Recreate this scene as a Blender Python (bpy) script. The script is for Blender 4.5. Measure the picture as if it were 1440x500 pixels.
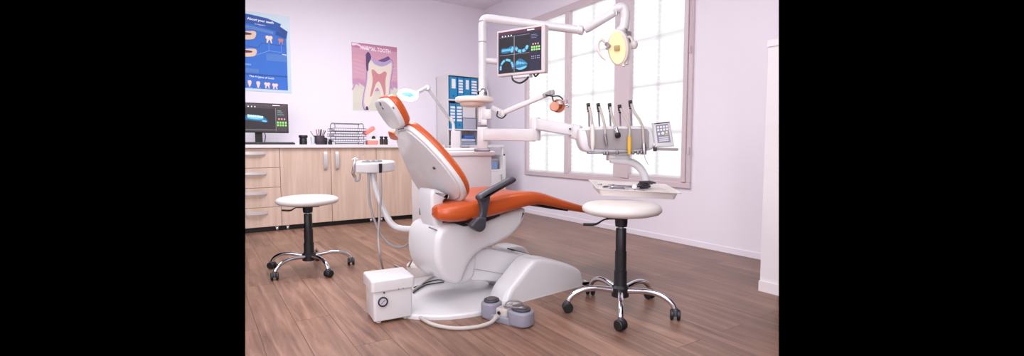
import bpy, bmesh, math, random
from mathutils import Vector, Matrix
random.seed(7)
for o in list(bpy.data.objects): bpy.data.objects.remove(o)
SC = bpy.context.scene; COL = SC.collection
V = Vector
# ------------------------------------------------------------------ camera
F_PX = 664.0; CAM_H = 0.87
PITCH = math.atan(45/F_PX); YAW = math.atan(444*math.cos(PITCH)/F_PX)
cam = bpy.data.cameras.new('camera'); co = bpy.data.objects.new('camera', cam); COL.objects.link(co)
co.location = (0, 0, CAM_H); co.rotation_euler = (math.pi/2-PITCH, 0, -YAW)
cam.sensor_width = 36; cam.sensor_fit = 'HORIZONTAL'; cam.lens = 36*F_PX/1440; cam.clip_start = .02
SC.camera = co
FW = V((math.sin(YAW)*math.cos(PITCH), math.cos(YAW)*math.cos(PITCH), -math.sin(PITCH)))
RT = V((math.cos(YAW), -math.sin(YAW), 0)); UP = RT.cross(FW); C0 = V((0, 0, CAM_H))
# measuring helpers: where a sight line meets a plane of the room
def ray(x, y): return FW+(x-720)/F_PX*RT+(250-y)/F_PX*UP
def PZ(x, y, z=0): d = ray(x, y); return C0+d*((z-CAM_H)/d.z)
def PX(x, y, X): d = ray(x, y); return C0+d*(X/d.x)
def PY(x, y, Y): d = ray(x, y); return C0+d*(Y/d.y)
def PD(x, y, D): return C0+ray(x, y)*D
# ------------------------------------------------------------------ world, lights, exposure
w = bpy.data.worlds.new('world'); SC.world = w; w.use_nodes = True
w.node_tree.nodes['Background'].inputs[0].default_value = (0, 0, 0, 1)
SC.view_settings.view_transform = 'Standard'; SC.view_settings.look = 'None'
SC.view_settings.exposure = -0.06; SC.view_settings.gamma = 1; SC.view_settings.use_curve_mapping = False
def area(name, loc, rot, sx, sy, power, col=(1, 1, 1), spread=180):
    l = bpy.data.lights.new(name, 'AREA'); l.shape = 'RECTANGLE'; l.size = sx; l.size_y = sy; l.energy = power; l.color = col
    l.spread = math.radians(spread)
    o = bpy.data.objects.new(name, l); COL.objects.link(o); o.location = loc; o.rotation_euler = rot
    return o
area('daylight_outside_window', (4.05, 3.78, 1.55), (0, math.pi/2, 0), 2.6, 3.3, 51, (.96, .99, 1))
area('ceiling_light_over_cabinets', (.9, 3.9, 2.8), (0, 0, 0), 2.0, 1.2, 92, (.97, .98, 1))
area('ceiling_light_over_camera', (.5, .6, 2.8), (0, 0, 0), 2.6, 1.8, 54, (.98, .99, 1))
area('studio_lamp_behind_camera', (-1.0, -.7, 1.75), (math.radians(76), 0, math.radians(-26)), 2.4, 2.0, 90, (.98, .99, 1))
area('lamp_by_left_wall', (-1.4, 2.3, 1.6), (0, math.radians(-90), 0), 1.6, 1.8, 24, (.99, .98, 1))
# ------------------------------------------------------------------ materials
def lin(h):
    h = h.lstrip('#'); r = []
    for i in (0, 2, 4):
        c = int(h[i:i+2], 16)/255; r.append(c/12.92 if c <= .04045 else ((c+.055)/1.055)**2.4)
    return tuple(r)+(1,)
MATS = {}
def mat(name, hexc, rough=.5, metal=0, coat=0, emis=0, var=.03, nscale=12, bump=0, bscale=200, trans=0, alpha=1):
    if name in MATS: return MATS[name]
    m = bpy.data.materials.new(name); m.use_nodes = True; n = m.node_tree.nodes; L = m.node_tree.links
    b = n['Principled BSDF']; c = lin(hexc)
    b.inputs['Roughness'].default_value = rough; b.inputs['Metallic'].default_value = metal
    b.inputs['Coat Weight'].default_value = coat; b.inputs['Coat Roughness'].default_value = .08
    b.inputs['Transmission Weight'].default_value = trans; b.inputs['Alpha'].default_value = alpha
    tc = n.new('ShaderNodeTexCoord'); nz = n.new('ShaderNodeTexNoise'); nz.inputs['Scale'].default_value = nscale
    L.new(tc.outputs['Object'], nz.inputs['Vector'])
    mx = n.new('ShaderNodeMix'); mx.data_type = 'RGBA'
    mx.inputs['A'].default_value = tuple(x*(1-var) for x in c[:3])+(1,); mx.inputs['B'].default_value = tuple(min(1, x*(1+var)) for x in c[:3])+(1,)
    L.new(nz.outputs['Fac'], mx.inputs['Factor']); L.new(mx.outputs['Result'], b.inputs['Base Color'])
    if emis:
        b.inputs['Emission Color'].default_value = c; b.inputs['Emission Strength'].default_value = emis
    if bump:
        n2 = n.new('ShaderNodeTexNoise'); n2.inputs['Scale'].default_value = bscale; L.new(tc.outputs['Object'], n2.inputs['Vector'])
        bp = n.new('ShaderNodeBump'); bp.inputs['Strength'].default_value = bump; bp.inputs['Distance'].default_value = .002
        L.new(n2.outputs['Fac'], bp.inputs['Height']); L.new(bp.outputs['Normal'], b.inputs['Normal'])
    MATS[name] = m; return m
def wood(name, c1, c2, grain=(1, 14, 1), rough=.45):
    m = bpy.data.materials.new(name); m.use_nodes = True; n = m.node_tree.nodes; L = m.node_tree.links; b = n['Principled BSDF']
    tc = n.new('ShaderNodeTexCoord'); mp = n.new('ShaderNodeMapping'); mp.inputs['Scale'].default_value = grain
    L.new(tc.outputs['Object'], mp.inputs['Vector'])
    nz = n.new('ShaderNodeTexNoise'); nz.inputs['Scale'].default_value = 1.0; nz.inputs['Detail'].default_value = 6; nz.inputs['Roughness'].default_value = .6
    L.new(mp.outputs['Vector'], nz.inputs['Vector'])
    cr = n.new('ShaderNodeValToRGB'); cr.color_ramp.elements[0].position = .33; cr.color_ramp.elements[1].position = .68
    cr.color_ramp.elements[0].color = lin(c1); cr.color_ramp.elements[1].color = lin(c2)
    L.new(nz.outputs['Fac'], cr.inputs['Fac']); L.new(cr.outputs['Color'], b.inputs['Base Color']); b.inputs['Roughness'].default_value = rough
    MATS[name] = m; return m
def floor_mat():
    m = bpy.data.materials.new('plank_floor'); m.use_nodes = True; n = m.node_tree.nodes; L = m.node_tree.links; b = n['Principled BSDF']
    tc = n.new('ShaderNodeTexCoord'); mp = n.new('ShaderNodeMapping'); mp.inputs['Rotation'].default_value = (0, 0, math.pi/2)
    L.new(tc.outputs['Object'], mp.inputs['Vector'])
    br = n.new('ShaderNodeTexBrick'); br.inputs['Scale'].default_value = 1; br.inputs['Brick Width'].default_value = 1.25; br.inputs['Row Height'].default_value = .165
    br.inputs['Mortar Size'].default_value = .0016; br.inputs['Mortar Smooth'].default_value = .3; br.offset = .37; br.inputs['Bias'].default_value = 0
    br.inputs['Color1'].default_value = (0, 0, 0, 1); br.inputs['Color2'].default_value = (1, 1, 1, 1); br.inputs['Mortar'].default_value = (.5, .5, .5, 1)
    L.new(mp.outputs['Vector'], br.inputs['Vector'])
    # grain runs along the planks and shifts from plank to plank
    mg = n.new('ShaderNodeMapping'); mg.inputs['Scale'].default_value = (26, 1.7, 1); L.new(tc.outputs['Object'], mg.inputs['Vector'])
    ad = n.new('ShaderNodeVectorMath'); ad.operation = 'MULTIPLY_ADD'; ad.inputs[1].default_value = (7, 11, 5)
    L.new(br.outputs['Color'], ad.inputs[0]); L.new(mg.outputs['Vector'], ad.inputs[2])
    nz = n.new('ShaderNodeTexNoise'); nz.inputs['Scale'].default_value = 1; nz.inputs['Detail'].default_value = 8; nz.inputs['Roughness'].default_value = .62; nz.inputs['Distortion'].default_value = .6
    L.new(ad.outputs['Vector'], nz.inputs['Vector'])
    cr = n.new('ShaderNodeValToRGB'); e = cr.color_ramp.elements
    e[0].position = .3; e[0].color = lin('674a40'); e[1].position = .72; e[1].color = lin('a07d6d')
    x = e.new(.5); x.color = lin('866453')
    L.new(nz.outputs['Fac'], cr.inputs['Fac'])
    pl = n.new('ShaderNodeMix'); pl.data_type = 'RGBA'; pl.blend_type = 'MULTIPLY'; pl.inputs['Factor'].default_value = 1
    rr = n.new('ShaderNodeMapRange'); rr.inputs['To Min'].default_value = .80; rr.inputs['To Max'].default_value = 1.12
    L.new(br.outputs['Color'], rr.inputs['Value']); L.new(cr.outputs['Color'], pl.inputs['A']); L.new(rr.outputs['Result'], pl.inputs['B'])
    # knots / patches
    nk = n.new('ShaderNodeTexNoise'); nk.inputs['Scale'].default_value = 3.2; nk.inputs['Detail'].default_value = 3; L.new(tc.outputs['Object'], nk.inputs['Vector'])
    rk = n.new('ShaderNodeMapRange'); rk.inputs['From Min'].default_value = .35; rk.inputs['From Max'].default_value = .7; rk.inputs['To Min'].default_value = .9; rk.inputs['To Max'].default_value = 1.1
    L.new(nk.outputs['Fac'], rk.inputs['Value'])
    p2 = n.new('ShaderNodeMix'); p2.data_type = 'RGBA'; p2.blend_type = 'MULTIPLY'; p2.inputs['Factor'].default_value = 1
    L.new(pl.outputs['Result'], p2.inputs['A']); L.new(rk.outputs['Result'], p2.inputs['B'])
    mo = n.new('ShaderNodeMix'); mo.data_type = 'RGBA'; mo.inputs['B'].default_value = lin('4c3431')
    L.new(br.outputs['Fac'], mo.inputs['Factor']); L.new(p2.outputs['Result'], mo.inputs['A']); L.new(mo.outputs['Result'], b.inputs['Base Color'])
    r2 = n.new('ShaderNodeMapRange'); r2.inputs['To Min'].default_value = .26; r2.inputs['To Max'].default_value = .5
    L.new(nz.outputs['Fac'], r2.inputs['Value']); L.new(r2.outputs['Result'], b.inputs['Roughness'])
    bp = n.new('ShaderNodeBump'); bp.inputs['Strength'].default_value = .12; bp.inputs['Distance'].default_value = .002
    L.new(nz.outputs['Fac'], bp.inputs['Height']); L.new(bp.outputs['Normal'], b.inputs['Normal'])
    return m
def blind_mat():
    m = bpy.data.materials.new('pleated_blind_cloth'); m.use_nodes = True; n = m.node_tree.nodes; L = m.node_tree.links
    n.remove(n['Principled BSDF']); o = n['Material Output']
    t = n.new('ShaderNodeBsdfTranslucent'); t.inputs[0].default_value = (.86, .88, .88, 1)
    d = n.new('ShaderNodeBsdfDiffuse'); d.inputs[0].default_value = (.9, .9, .9, 1)
    nz = n.new('ShaderNodeTexNoise'); nz.inputs['Scale'].default_value = 90
    r = n.new('ShaderNodeMapRange'); r.inputs['To Min'].default_value = .28; r.inputs['To Max'].default_value = .38; L.new(nz.outputs['Fac'], r.inputs['Value'])
    mx = n.new('ShaderNodeMixShader'); L.new(r.outputs['Result'], mx.inputs[0]); L.new(t.outputs[0], mx.inputs[1]); L.new(d.outputs[0], mx.inputs[2]); L.new(mx.outputs[0], o.inputs['Surface'])
    return m
M_WALL = mat('wall_paint', 'f0e9f4', .75, var=.02, nscale=2, bump=.08, bscale=120)
M_CEIL = mat('ceiling_paint', 'eae2ea', .85, var=.02)
M_FLOOR = floor_mat(); M_BLIND = blind_mat()
M_FRAME = mat('window_frame_paint', 'd6c6cc', .4)
M_WHITE = mat('glossy_white_plastic', 'd6d4d8', .28, coat=.4, var=.015, nscale=4)
M_WARM = mat('warm_white_enamel', 'ded5d3', .3, coat=.3, var=.015)
M_MATTE = mat('matt_white_laminate', 'e2dce0', .5)
M_LIFTED = mat('unit_white_lifted_for_shade', 'f0eaee', .35, coat=.2, var=.01)  # same white as the other plastics, lightened to offset shade on the unit
M_ORANGE = mat('orange_leather', 'c05220', .38, coat=.15, var=.06, nscale=5, bump=.15, bscale=260)
M_DGREY = mat('dark_grey_plastic', '3c3b45', .42)
M_BLACK = mat('black_plastic', '141318', .45)
M_CHROME = mat('chrome', 'dcdce2', .12, metal=1)
M_SATIN = mat('satin_handle_metal', 'd2ccd0', .35, metal=.35)
M_STEEL = mat('brushed_steel', 'b4b2b8', .32, metal=1)
M_ALU = mat('grey_metal', '8e8a92', .4, metal=.7)
M_GREY = mat('grey_panel', '9f989b', .42)
M_HOSE = mat('grey_hose', '9c9496', .5)
M_LHOSE = mat('light_grey_hose', 'b9b1ad', .5)
M_VINYL = mat('white_vinyl', 'd8d1cf', .4, bump=.1, bscale=300)
M_OAK = wood('pale_oak_front', 'c4a797', 'd6bdae', (22, 22, 1.6), .5)
M_BLUE = mat('blue_card', '1c86c0', .5)
M_PAPER = mat('white_paper', 'f2f0f4', .8)
M_LBLUE = mat('light_blue_plastic', '8fb6e0', .4)
M_PINK = mat('pink_acrylic', 'f08c84', .35)
M_TOOTH = mat('ivory_tooth', 'f3ecdf', .3)
M_YEL = mat('yellow_sleeve', 'dcae3c', .45)
M_COPPER = mat('copper_shade', 'd08a6c', .35, var=.05)
M_BROWN = mat('brown_glass', '33201c', .15)
M_PG = mat('pedal_grey', '8b8a99', .45)
M_CLEAR = mat('frosted_plastic', 'dfe3ea', .3, alpha=.55)
M_GAUGE = mat('gauge_face', 'c4c0cc', .4)
M_LED = mat('lamp_glow', 'ffffff', .5, emis=2)
M_TEAL = mat('teal_lens', '4f96a4', .6)
M_AMBER = mat('operating_lamp_glow', 'f6cfa0', .5, emis=.62)
M_BULB = mat('operating_lamp_bulb_shield', 'b3a070', .3)
# ------------------------------------------------------------------ object helpers
INV = {}
def col_plane(px):            # sight plane of an image column: (point, normal)
    d1 = ray(px, 0); d2 = ray(px, 500); return C0, d1.cross(d2).normalized()
def trim(bm, left=True, right=True, cap=True):
    """ends a run of wall, worktop or board where the photograph's view of it ends"""
    for on, px, s in ((left, 345, 1), (right, 1095, -1)):
        if not on: continue
        p, nrm = col_plane(px)
        if (nrm.dot(RT) > 0) == (s > 0): nrm = -nrm     # outer side = away from picture
        g = bmesh.ops.bisect_plane(bm, geom=bm.verts[:]+bm.edges[:]+bm.faces[:], plane_co=p, plane_no=nrm, clear_outer=True)
        if cap:
            es = [e for e in g['geom_cut'] if isinstance(e, bmesh.types.BMEdge)]
            if es: bmesh.ops.contextual_create(bm, geom=es)
    return bm
def newbm(): return bmesh.new()
def thing(name, label, cat, loc=(0, 0, 0), rz=0, group=None):
    o = bpy.data.objects.new(name, None); COL.objects.link(o); o.location = loc; o.rotation_euler = (0, 0, rz)
    o.empty_display_size = .05
    o['label'] = label; o['category'] = cat
    if group: o['group'] = group
    INV[o] = (Matrix.Translation(V(loc)) @ Matrix.Rotation(rz, 4, 'Z')).inverted()
    return o
def obj(name, bm, m, parent=None, world=True, smooth=True, angle=40, label=None, cat=None, group=None, kind=None):
    """links a bmesh as ONE object; world=True: its vertices are room coordinates"""
    bmesh.ops.recalc_face_normals(bm, faces=bm.faces[:])
    me = bpy.data.meshes.new(name); o = bpy.data.objects.new(name, me); COL.objects.link(o)
    if parent is not None:
        o.parent = parent
        inv = INV[parent] if world else Matrix.Identity(4)
        if world: bm.transform(inv)
        off = Matrix.Identity(4)
    else: inv = Matrix.Identity(4)
    if bm.verts:
        xs = [v.co.x for v in bm.verts]; ys = [v.co.y for v in bm.verts]; zs = [v.co.z for v in bm.verts]
        c = V(((min(xs)+max(xs))/2, (min(ys)+max(ys))/2, min(zs)))
        bm.transform(Matrix.Translation(-c)); o.location = c
        INV[o] = (Matrix.Translation(-c)) @ inv if world else Matrix.Translation(-c)
        if parent is None: INV[o] = Matrix.Translation(-c)
    bm.to_mesh(me); bm.free()
    for mm in (m if isinstance(m, (list, tuple)) else [m]): me.materials.append(mm)
    if smooth:
        for p in me.polygons: p.use_smooth = True
        me.set_sharp_from_angle(angle=math.radians(angle))
    if label: o['label'] = label
    if cat: o['category'] = cat
    if group: o['group'] = group
    if kind: o['kind'] = kind
    return o
class Fr:
    """a local frame: o origin, x/y/z axes"""
    def __init__(s, o, x, y=None, z=(0, 0, 1)):
        s.o = V(o); s.x = V(x).normalized(); s.z = V(z).normalized()
        s.y = V(y).normalized() if y is not None else s.z.cross(s.x).normalized()
    def __call__(s, x, y, z): return s.o+s.x*x+s.y*y+s.z*z
W = Fr((0, 0, 0), (1, 0, 0), (0, 1, 0))
def rotf(o, deg): a = math.radians(deg); return Fr(o, (math.cos(a), math.sin(a), 0))
def box(bm, x0, x1, y0, y1, z0, z1, f=W, bev=0, seg=2):
    vs = [bm.verts.new(f(x, y, z)) for x in (x0, x1) for y in (y0, y1) for z in (z0, z1)]
    fs = [bm.faces.new([vs[i] for i in q]) for q in ((0, 1, 3, 2), (4, 6, 7, 5), (0, 4, 5, 1), (2, 3, 7, 6), (0, 2, 6, 4), (1, 5, 7, 3))]
    if bev:
        es = list({e for q in fs for e in q.edges})
        bmesh.ops.bevel(bm, geom=es, offset=bev, segments=seg, affect='EDGES', profile=.5)
    return bm
def cr(pts, closed=False, n=6):
    """Catmull-Rom resampling"""
    P = [V(p) for p in pts]; N = len(P); out = []
    for i in range(N if closed else N-1):
        p0 = P[(i-1) % N] if closed or i > 0 else P[0]*2-P[1]
        p1 = P[i]; p2 = P[(i+1) % N]
        p3 = P[(i+2) % N] if closed or i+2 < N else P[-1]*2-P[-2]
        for k in range(n):
            t = k/n
            out.append(.5*((2*p1)+(p2-p0)*t+(2*p0-5*p1+4*p2-p3)*t*t+(3*p1-p0-3*p2+p3)*t*t*t))
    if not closed: out.append(P[-1])
    return out
def tube(bm, pts, r, seg=12, smooth=4, caps=True, ell=None):
    P = cr(pts, n=smooth) if smooth > 1 and len(pts) > 2 else [V(p) for p in pts]
    n = len(P); R = r if isinstance(r, (list, tuple)) else [r, r]
    rad = []
    for i in range(n):
        t = i/(n-1)*(len(R)-1); k = min(int(t), len(R)-2); rad.append(R[k]+(R[k+1]-R[k])*(t-k))
    T = [(P[min(i+1, n-1)]-P[max(i-1, 0)]).normalized() for i in range(n)]
    up = V((0, 0, 1)) if abs(T[0].z) < .9 else V((1, 0, 0))
    X = T[0].cross(up).normalized(); rings = []
    for i in range(n):
        X = (X-T[i]*X.dot(T[i])).normalized(); Y = T[i].cross(X)
        e = ell or (1, 1)
        rings.append([bm.verts.new(P[i]+(X*math.cos(a)*e[0]+Y*math.sin(a)*e[1])*rad[i]) for a in [2*math.pi*k/seg for k in range(seg)]])
    for a, b in zip(rings, rings[1:]):
        for k in range(seg): bm.faces.new((a[k], a[(k+1) % seg], b[(k+1) % seg], b[k]))
    if caps: bm.faces.new(rings[0][::-1]); bm.faces.new(rings[-1])
    return bm
def bar(bm, a, b, w, h, up=(0, 0, 1), bev=0, w2=None, h2=None):
    """rectangular bar from a to b, width w across, height h along up"""
    a = V(a); b = V(b); d = (b-a).normalized(); s = d.cross(V(up)).normalized(); u = s.cross(d).normalized()
    w2 = w2 or w; h2 = h2 or h; vs = []
    for p, ww, hh in ((a, w, h), (b, w2, h2)):
        for i, j in ((-1, -1), (1, -1), (1, 1), (-1, 1)): vs.append(bm.verts.new(p+s*ww/2*i+u*hh/2*j))
    fs = [bm.faces.new([vs[i] for i in q]) for q in ((0, 1, 2, 3), (7, 6, 5, 4), (0, 4, 5, 1), (1, 5, 6, 2), (2, 6, 7, 3), (3, 7, 4, 0))]
    if bev:
        bmesh.ops.bevel(bm, geom=list({e for q in fs for e in q.edges}), offset=bev, segments=3, affect='EDGES', profile=.5)
    return bm
def lathe(bm, prof, f=W, seg=24, arc=2*math.pi, sy=1):
    """prof: (r, z) list turned about the frame's z axis"""
    rings = []
    for r, z in prof:
        if r < 1e-5: rings.append([bm.verts.new(f(0, 0, z))])
        else: rings.append([bm.verts.new(f(r*math.cos(2*math.pi*k/seg), sy*r*math.sin(2*math.pi*k/seg), z)) for k in range(seg)])
    for a, b in zip(rings, rings[1:]):
        for k in range(seg):
            q = (k+1) % seg
            vs = [a[k % len(a)], a[q % len(a)], b[q % len(b)], b[k % len(b)]]
            u = []
            for v in vs:
                if v not in u: u.append(v)
            if len(u) > 2: bm.faces.new(u)
    if len(rings[0]) > 1: bm.faces.new(rings[0][::-1])
    if len(rings[-1]) > 1: bm.faces.new(rings[-1])
    return bm
def rprism(bm, poly, h0, h1, r, m, smooth=5, seg=5, r2=None, dome=0):
    """closed 2D outline given depth h0..h1 with rounded rims; m(u, v, h) maps into the room"""
    P = [V((p[0], p[1], 0)) for p in poly]
    if smooth > 1: P = cr(P, True, smooth)
    n = len(P)
    ar = sum(P[i].x*P[(i+1) % n].y-P[(i+1) % n].x*P[i].y for i in range(n))
    sg = 1 if ar > 0 else -1
    N = []
    for i in range(n):
        t = (P[(i+1) % n]-P[i-1]).normalized(); N.append(V((t.y, -t.x, 0))*sg)
    r2 = r if r2 is None else r2; lv = []
    for k in range(seg+1):
        a = k/seg*math.pi/2; lv.append((h0+r*(1-math.sin(a)), r*(1-math.cos(a))))
    lv = lv[::-1]
    lv = [(h0+r*(1-math.cos(k/seg*math.pi/2)), r*(1-math.sin(k/seg*math.pi/2))) for k in range(seg+1)] if r > 0 else [(h0, 0)]
    lv += [(h1-r2*(1-math.sin(k/seg*math.pi/2)), r2*(1-math.cos(k/seg*math.pi/2))) for k in range(seg+1)] if r2 > 0 else [(h1, 0)]
    rings = [[bm.verts.new(m(p.x-q.x*ins, p.y-q.y*ins, h)) for p, q in zip(P, N)] for h, ins in lv]
    for a, b in zip(rings, rings[1:]):
        for k in range(n): bm.faces.new((a[k], a[(k+1) % n], b[(k+1) % n], b[k]))
    for rg, s, hh, ins in ((rings[0], -1, h0, lv[0][1]), (rings[-1], 1, h1, lv[-1][1])):
        if dome and s > 0 or dome and s < 0 and dome < 0:
            cx = sum((p.x for p in P))/n; cy = sum((p.y for p in P))/n; prev = rg
            for t in (.8, .55, .28):
                nr = [bm.verts.new(m(cx+(p.x-q.x*ins-cx)*t, cy+(p.y-q.y*ins-cy)*t, hh+s*abs(dome)*(1-t*t))) for p, q in zip(P, N)]
                for k in range(n): bm.faces.new((prev[k], prev[(k+1) % n], nr[(k+1) % n], nr[k]))
                prev = nr
            c = bm.verts.new(m(cx, cy, hh+s*abs(dome)))
            for k in range(n): bm.faces.new((prev[k], prev[(k+1) % n], c))
        else: bm.faces.new(rg if s > 0 else rg[::-1])
    return bm
def rrect(w, h, r, n=4, cx=0, cy=0):
    o = []
    for sx, sy, a0 in ((1, 1, 0), (-1, 1, 90), (-1, -1, 180), (1, -1, 270)):
        for k in range(n+1):
            a = math.radians(a0+90*k/n); o.append((cx+sx*(w/2-r)+r*math.cos(a), cy+sy*(h/2-r)+r*math.sin(a)))
    return o
def ell(cx, cy, a, b, n=20, rot=0):
    c, s = math.cos(rot), math.sin(rot)
    return [(cx+a*math.cos(t)*c-b*math.sin(t)*s, cy+a*math.cos(t)*s+b*math.sin(t)*c) for t in [2*math.pi*k/n for k in range(n)]]
class Paint:
    """printed or displayed picture: flat coloured shapes on a panel, one mesh"""
    def __init__(s, m): s.bm = newbm(); s.mats = []; s.m = m; s.k = 0
    def slot(s, mt):
        if mt not in s.mats: s.mats.append(mt)
        return s.mats.index(mt)
    def poly(s, pts, mt, sm=0):
        s.k += 1
        P = [V((p[0], p[1], 0)) for p in pts]
        if sm: P = cr(P, True, sm)
        f = s.bm.faces.new([s.bm.verts.new(s.m(p.x, p.y, .0004+s.k*.00006)) for p in P]); f.material_index = s.slot(mt)
    def rect(s, x0, y0, x1, y1, mt): s.poly([(x0, y0), (x1, y0), (x1, y1), (x0, y1)], mt)
    def line(s, pts, w, mt, sm=0):
        P = [V((p[0], p[1], 0)) for p in pts]
        if sm: P = cr(P, False, sm)
        L_, R_ = [], []
        for i in range(len(P)):
            t = (P[min(i+1, len(P)-1)]-P[max(i-1, 0)]).normalized(); n = V((-t.y, t.x, 0))*w/2
            L_.append(P[i]+n); R_.append(P[i]-n)
        s.poly([(p.x, p.y) for p in L_+R_[::-1]], mt)
    def text(s, body, x, y, size, mt, bold=.02, rot=0, arc=0, align='LEFT'):
        s.k += 1
        cu = bpy.data.curves.new('t', 'FONT'); cu.body = body; cu.size = 1; cu.offset = bold; cu.align_x = align; cu.resolution_u = 2
        o = bpy.data.objects.new('t', cu); COL.objects.link(o)
        dg = bpy.context.evaluated_depsgraph_get(); me = bpy.data.meshes.new_from_object(o.evaluated_get(dg))
        bpy.data.objects.remove(o); i = s.slot(mt); c, sn = math.cos(rot), math.sin(rot)
        vs = []
        for v in me.vertices:
            a, b = v.co.x*size, v.co.y*size; b += arc*a*a
            vs.append(s.bm.verts.new(s.m(x+a*c-b*sn, y+a*sn+b*c, .0004+s.k*.00006)))
        for p in me.polygons:
            try: f = s.bm.faces.new([vs[q] for q in p.vertices]); f.material_index = i
            except ValueError: pass
        bpy.data.meshes.remove(me)
def copy_tree(o, parent=None):
    c = o.copy(); COL.objects.link(c); c.parent = parent
    for ch in [x for x in bpy.data.objects if x.parent == o]: copy_tree(ch, c)
    return c
def struct(name, bm, m, parent=None, **k): return obj(name, bm, m, parent, kind=None if parent else 'structure', smooth=False, **k)
PM = {}
def pm(h, e=0, r=.6):
    k = (h, e)
    if k not in PM: PM[k] = mat('print_'+h+('_lit' if e else ''), h, r, emis=e, var=.04, nscale=60)
    return PM[k]

# ================================================================== THE ROOM
XR, YB, ZC = 3.572, 6.085, 2.85
bm = newbm()
pts = [(-1.5, -2), (3.572, -2), (3.572, -.13), tuple(PZ(1095, 503)[:2]), tuple(PZ(1095, 415.2)[:2]), (XR, 1.785), (XR, YB), tuple(PZ(345, 313.6)[:2]), tuple(PZ(345, 503)[:2]), (-1.5, 3.25)]
fs = bm.faces.new([bm.verts.new((x, y, 0)) for x, y in pts]); ex = bmesh.ops.extrude_face_region(bm, geom=[fs])
for v in ex['geom']:
    if isinstance(v, bmesh.types.BMVert): v.co.z = -.06
fo = struct('floor', bm, M_FLOOR); 
bm = newbm(); box(bm, -1.5, XR, -2, YB, ZC, ZC+.06); struct('ceiling', bm, M_CEIL)
bm = newbm(); box(bm, -.5, XR+.1, YB, YB+.1, 0, ZC); trim(bm, True, False); struct('wall_back', bm, M_WALL)
WY0, WY1, WZ0, WZ1 = 2.545, 5.03, .50, 2.46
bm = newbm()
box(bm, XR, XR+.14, WY1, YB, 0, ZC); box(bm, XR, XR+.14, WY0, WY1, 0, WZ0); box(bm, XR, XR+.14, WY0, WY1, WZ1, ZC)
struct('wall_right', bm, M_WALL)
bm = newbm(); box(bm, XR, XR+.14, 1.0, WY0, 0, ZC); trim(bm, False, True); struct('wall_right', bm, M_WALL)
bm = newbm(); box(bm, -1.5, XR, -2.1, -2, 0, ZC); struct('wall_front', bm, M_WALL)
bm = newbm(); box(bm, -1.6, -1.5, -2, 3.25, 0, ZC); struct('wall_left', bm, M_WALL)
bm = newbm(); box(bm, XR-.006, XR, 1.79, YB, 0, .05, bev=.002); struct('baseboard_right', bm, M_WALL)

# window: outer frame, narrow mullion, wide mullion of two meeting sashes, panes, muntins behind the blinds
wroot = thing('window_1', 'wide white framed window with three tall panes behind pleated blinds', 'window', (XR, (WY0+WY1)/2, WZ0))
for k in ('label', 'category'): del wroot[k]
wroot['kind'] = 'structure'
def fbox(name, *a, m=M_FRAME, bev=.004): b = newbm(); box(b, *a, bev=bev); return obj(name, b, m, wroot, smooth=False)
xf0, xf1 = XR-.022, XR+.07
bm = newbm()
box(bm, xf0, xf1, WY0, WY1, WZ0, WZ0+.05, bev=.004); box(bm, xf0, xf1, WY0, WY1, WZ1-.075, WZ1, bev=.004)
box(bm, xf0, xf1, WY0, WY0+.04, WZ0+.05, WZ1-.075, bev=.004); box(bm, xf0, xf1, WY1-.05, WY1, WZ0+.05, WZ1-.075, bev=.004)
box(bm, xf0-.012, xf0+.02, WY0+.043, WY0+.085, WZ0+.053, WZ1-.078, bev=.004)
obj('window_frame', bm, M_FRAME, wroot, smooth=False)
bm = newbm(); box(bm, xf0, xf1, 4.155, 4.235, WZ0+.05, WZ1-.075, bev=.006); obj('mullion', bm, M_FRAME, wroot, smooth=False)
bm = newbm(); box(bm, xf0-.01, xf1, 3.245, 3.35, WZ0+.05, WZ1-.075, bev=.006); box(bm, xf0, xf1, 3.352, 3.455, WZ0+.05, WZ1-.075, bev=.006); obj('mullion', bm, M_FRAME, wroot, smooth=False)
panes = [(4.235, 4.98), (3.455, 4.155), (2.625, 3.245)]
for a, b_ in panes:
    bm = newbm(); mid = (a+b_)/2
    box(bm, XR+.034, XR+.046, mid-.008, mid+.008, WZ0+.05, WZ1-.075)
    for z in (1.0, 1.44, 1.88): box(bm, XR+.034, XR+.046, a, b_, z-.008, z+.008)
    obj('glazing_bar', bm, M_FRAME, wroot, smooth=False)
M_GLASS = bpy.data.materials.new('window_glass'); M_GLASS.use_nodes = True
_n = M_GLASS.node_tree.nodes; _n.remove(_n['Principled BSDF']); _t = _n.new('ShaderNodeBsdfTransparent'); _g = _n.new('ShaderNodeBsdfGlossy'); _g.inputs['Roughness'].default_value = .05
_m = _n.new('ShaderNodeMixShader'); _m.inputs[0].default_value = .06
M_GLASS.node_tree.links.new(_t.outputs[0], _m.inputs[1]); M_GLASS.node_tree.links.new(_g.outputs[0], _m.inputs[2]); M_GLASS.node_tree.links.new(_m.outputs[0], _n['Material Output'].inputs['Surface'])
for a, b_ in panes:
    bm = newbm(); box(bm, XR+.064, XR+.068, a, b_, WZ0+.05, WZ1-.075); obj('pane', bm, M_GLASS, wroot, smooth=False)
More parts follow.
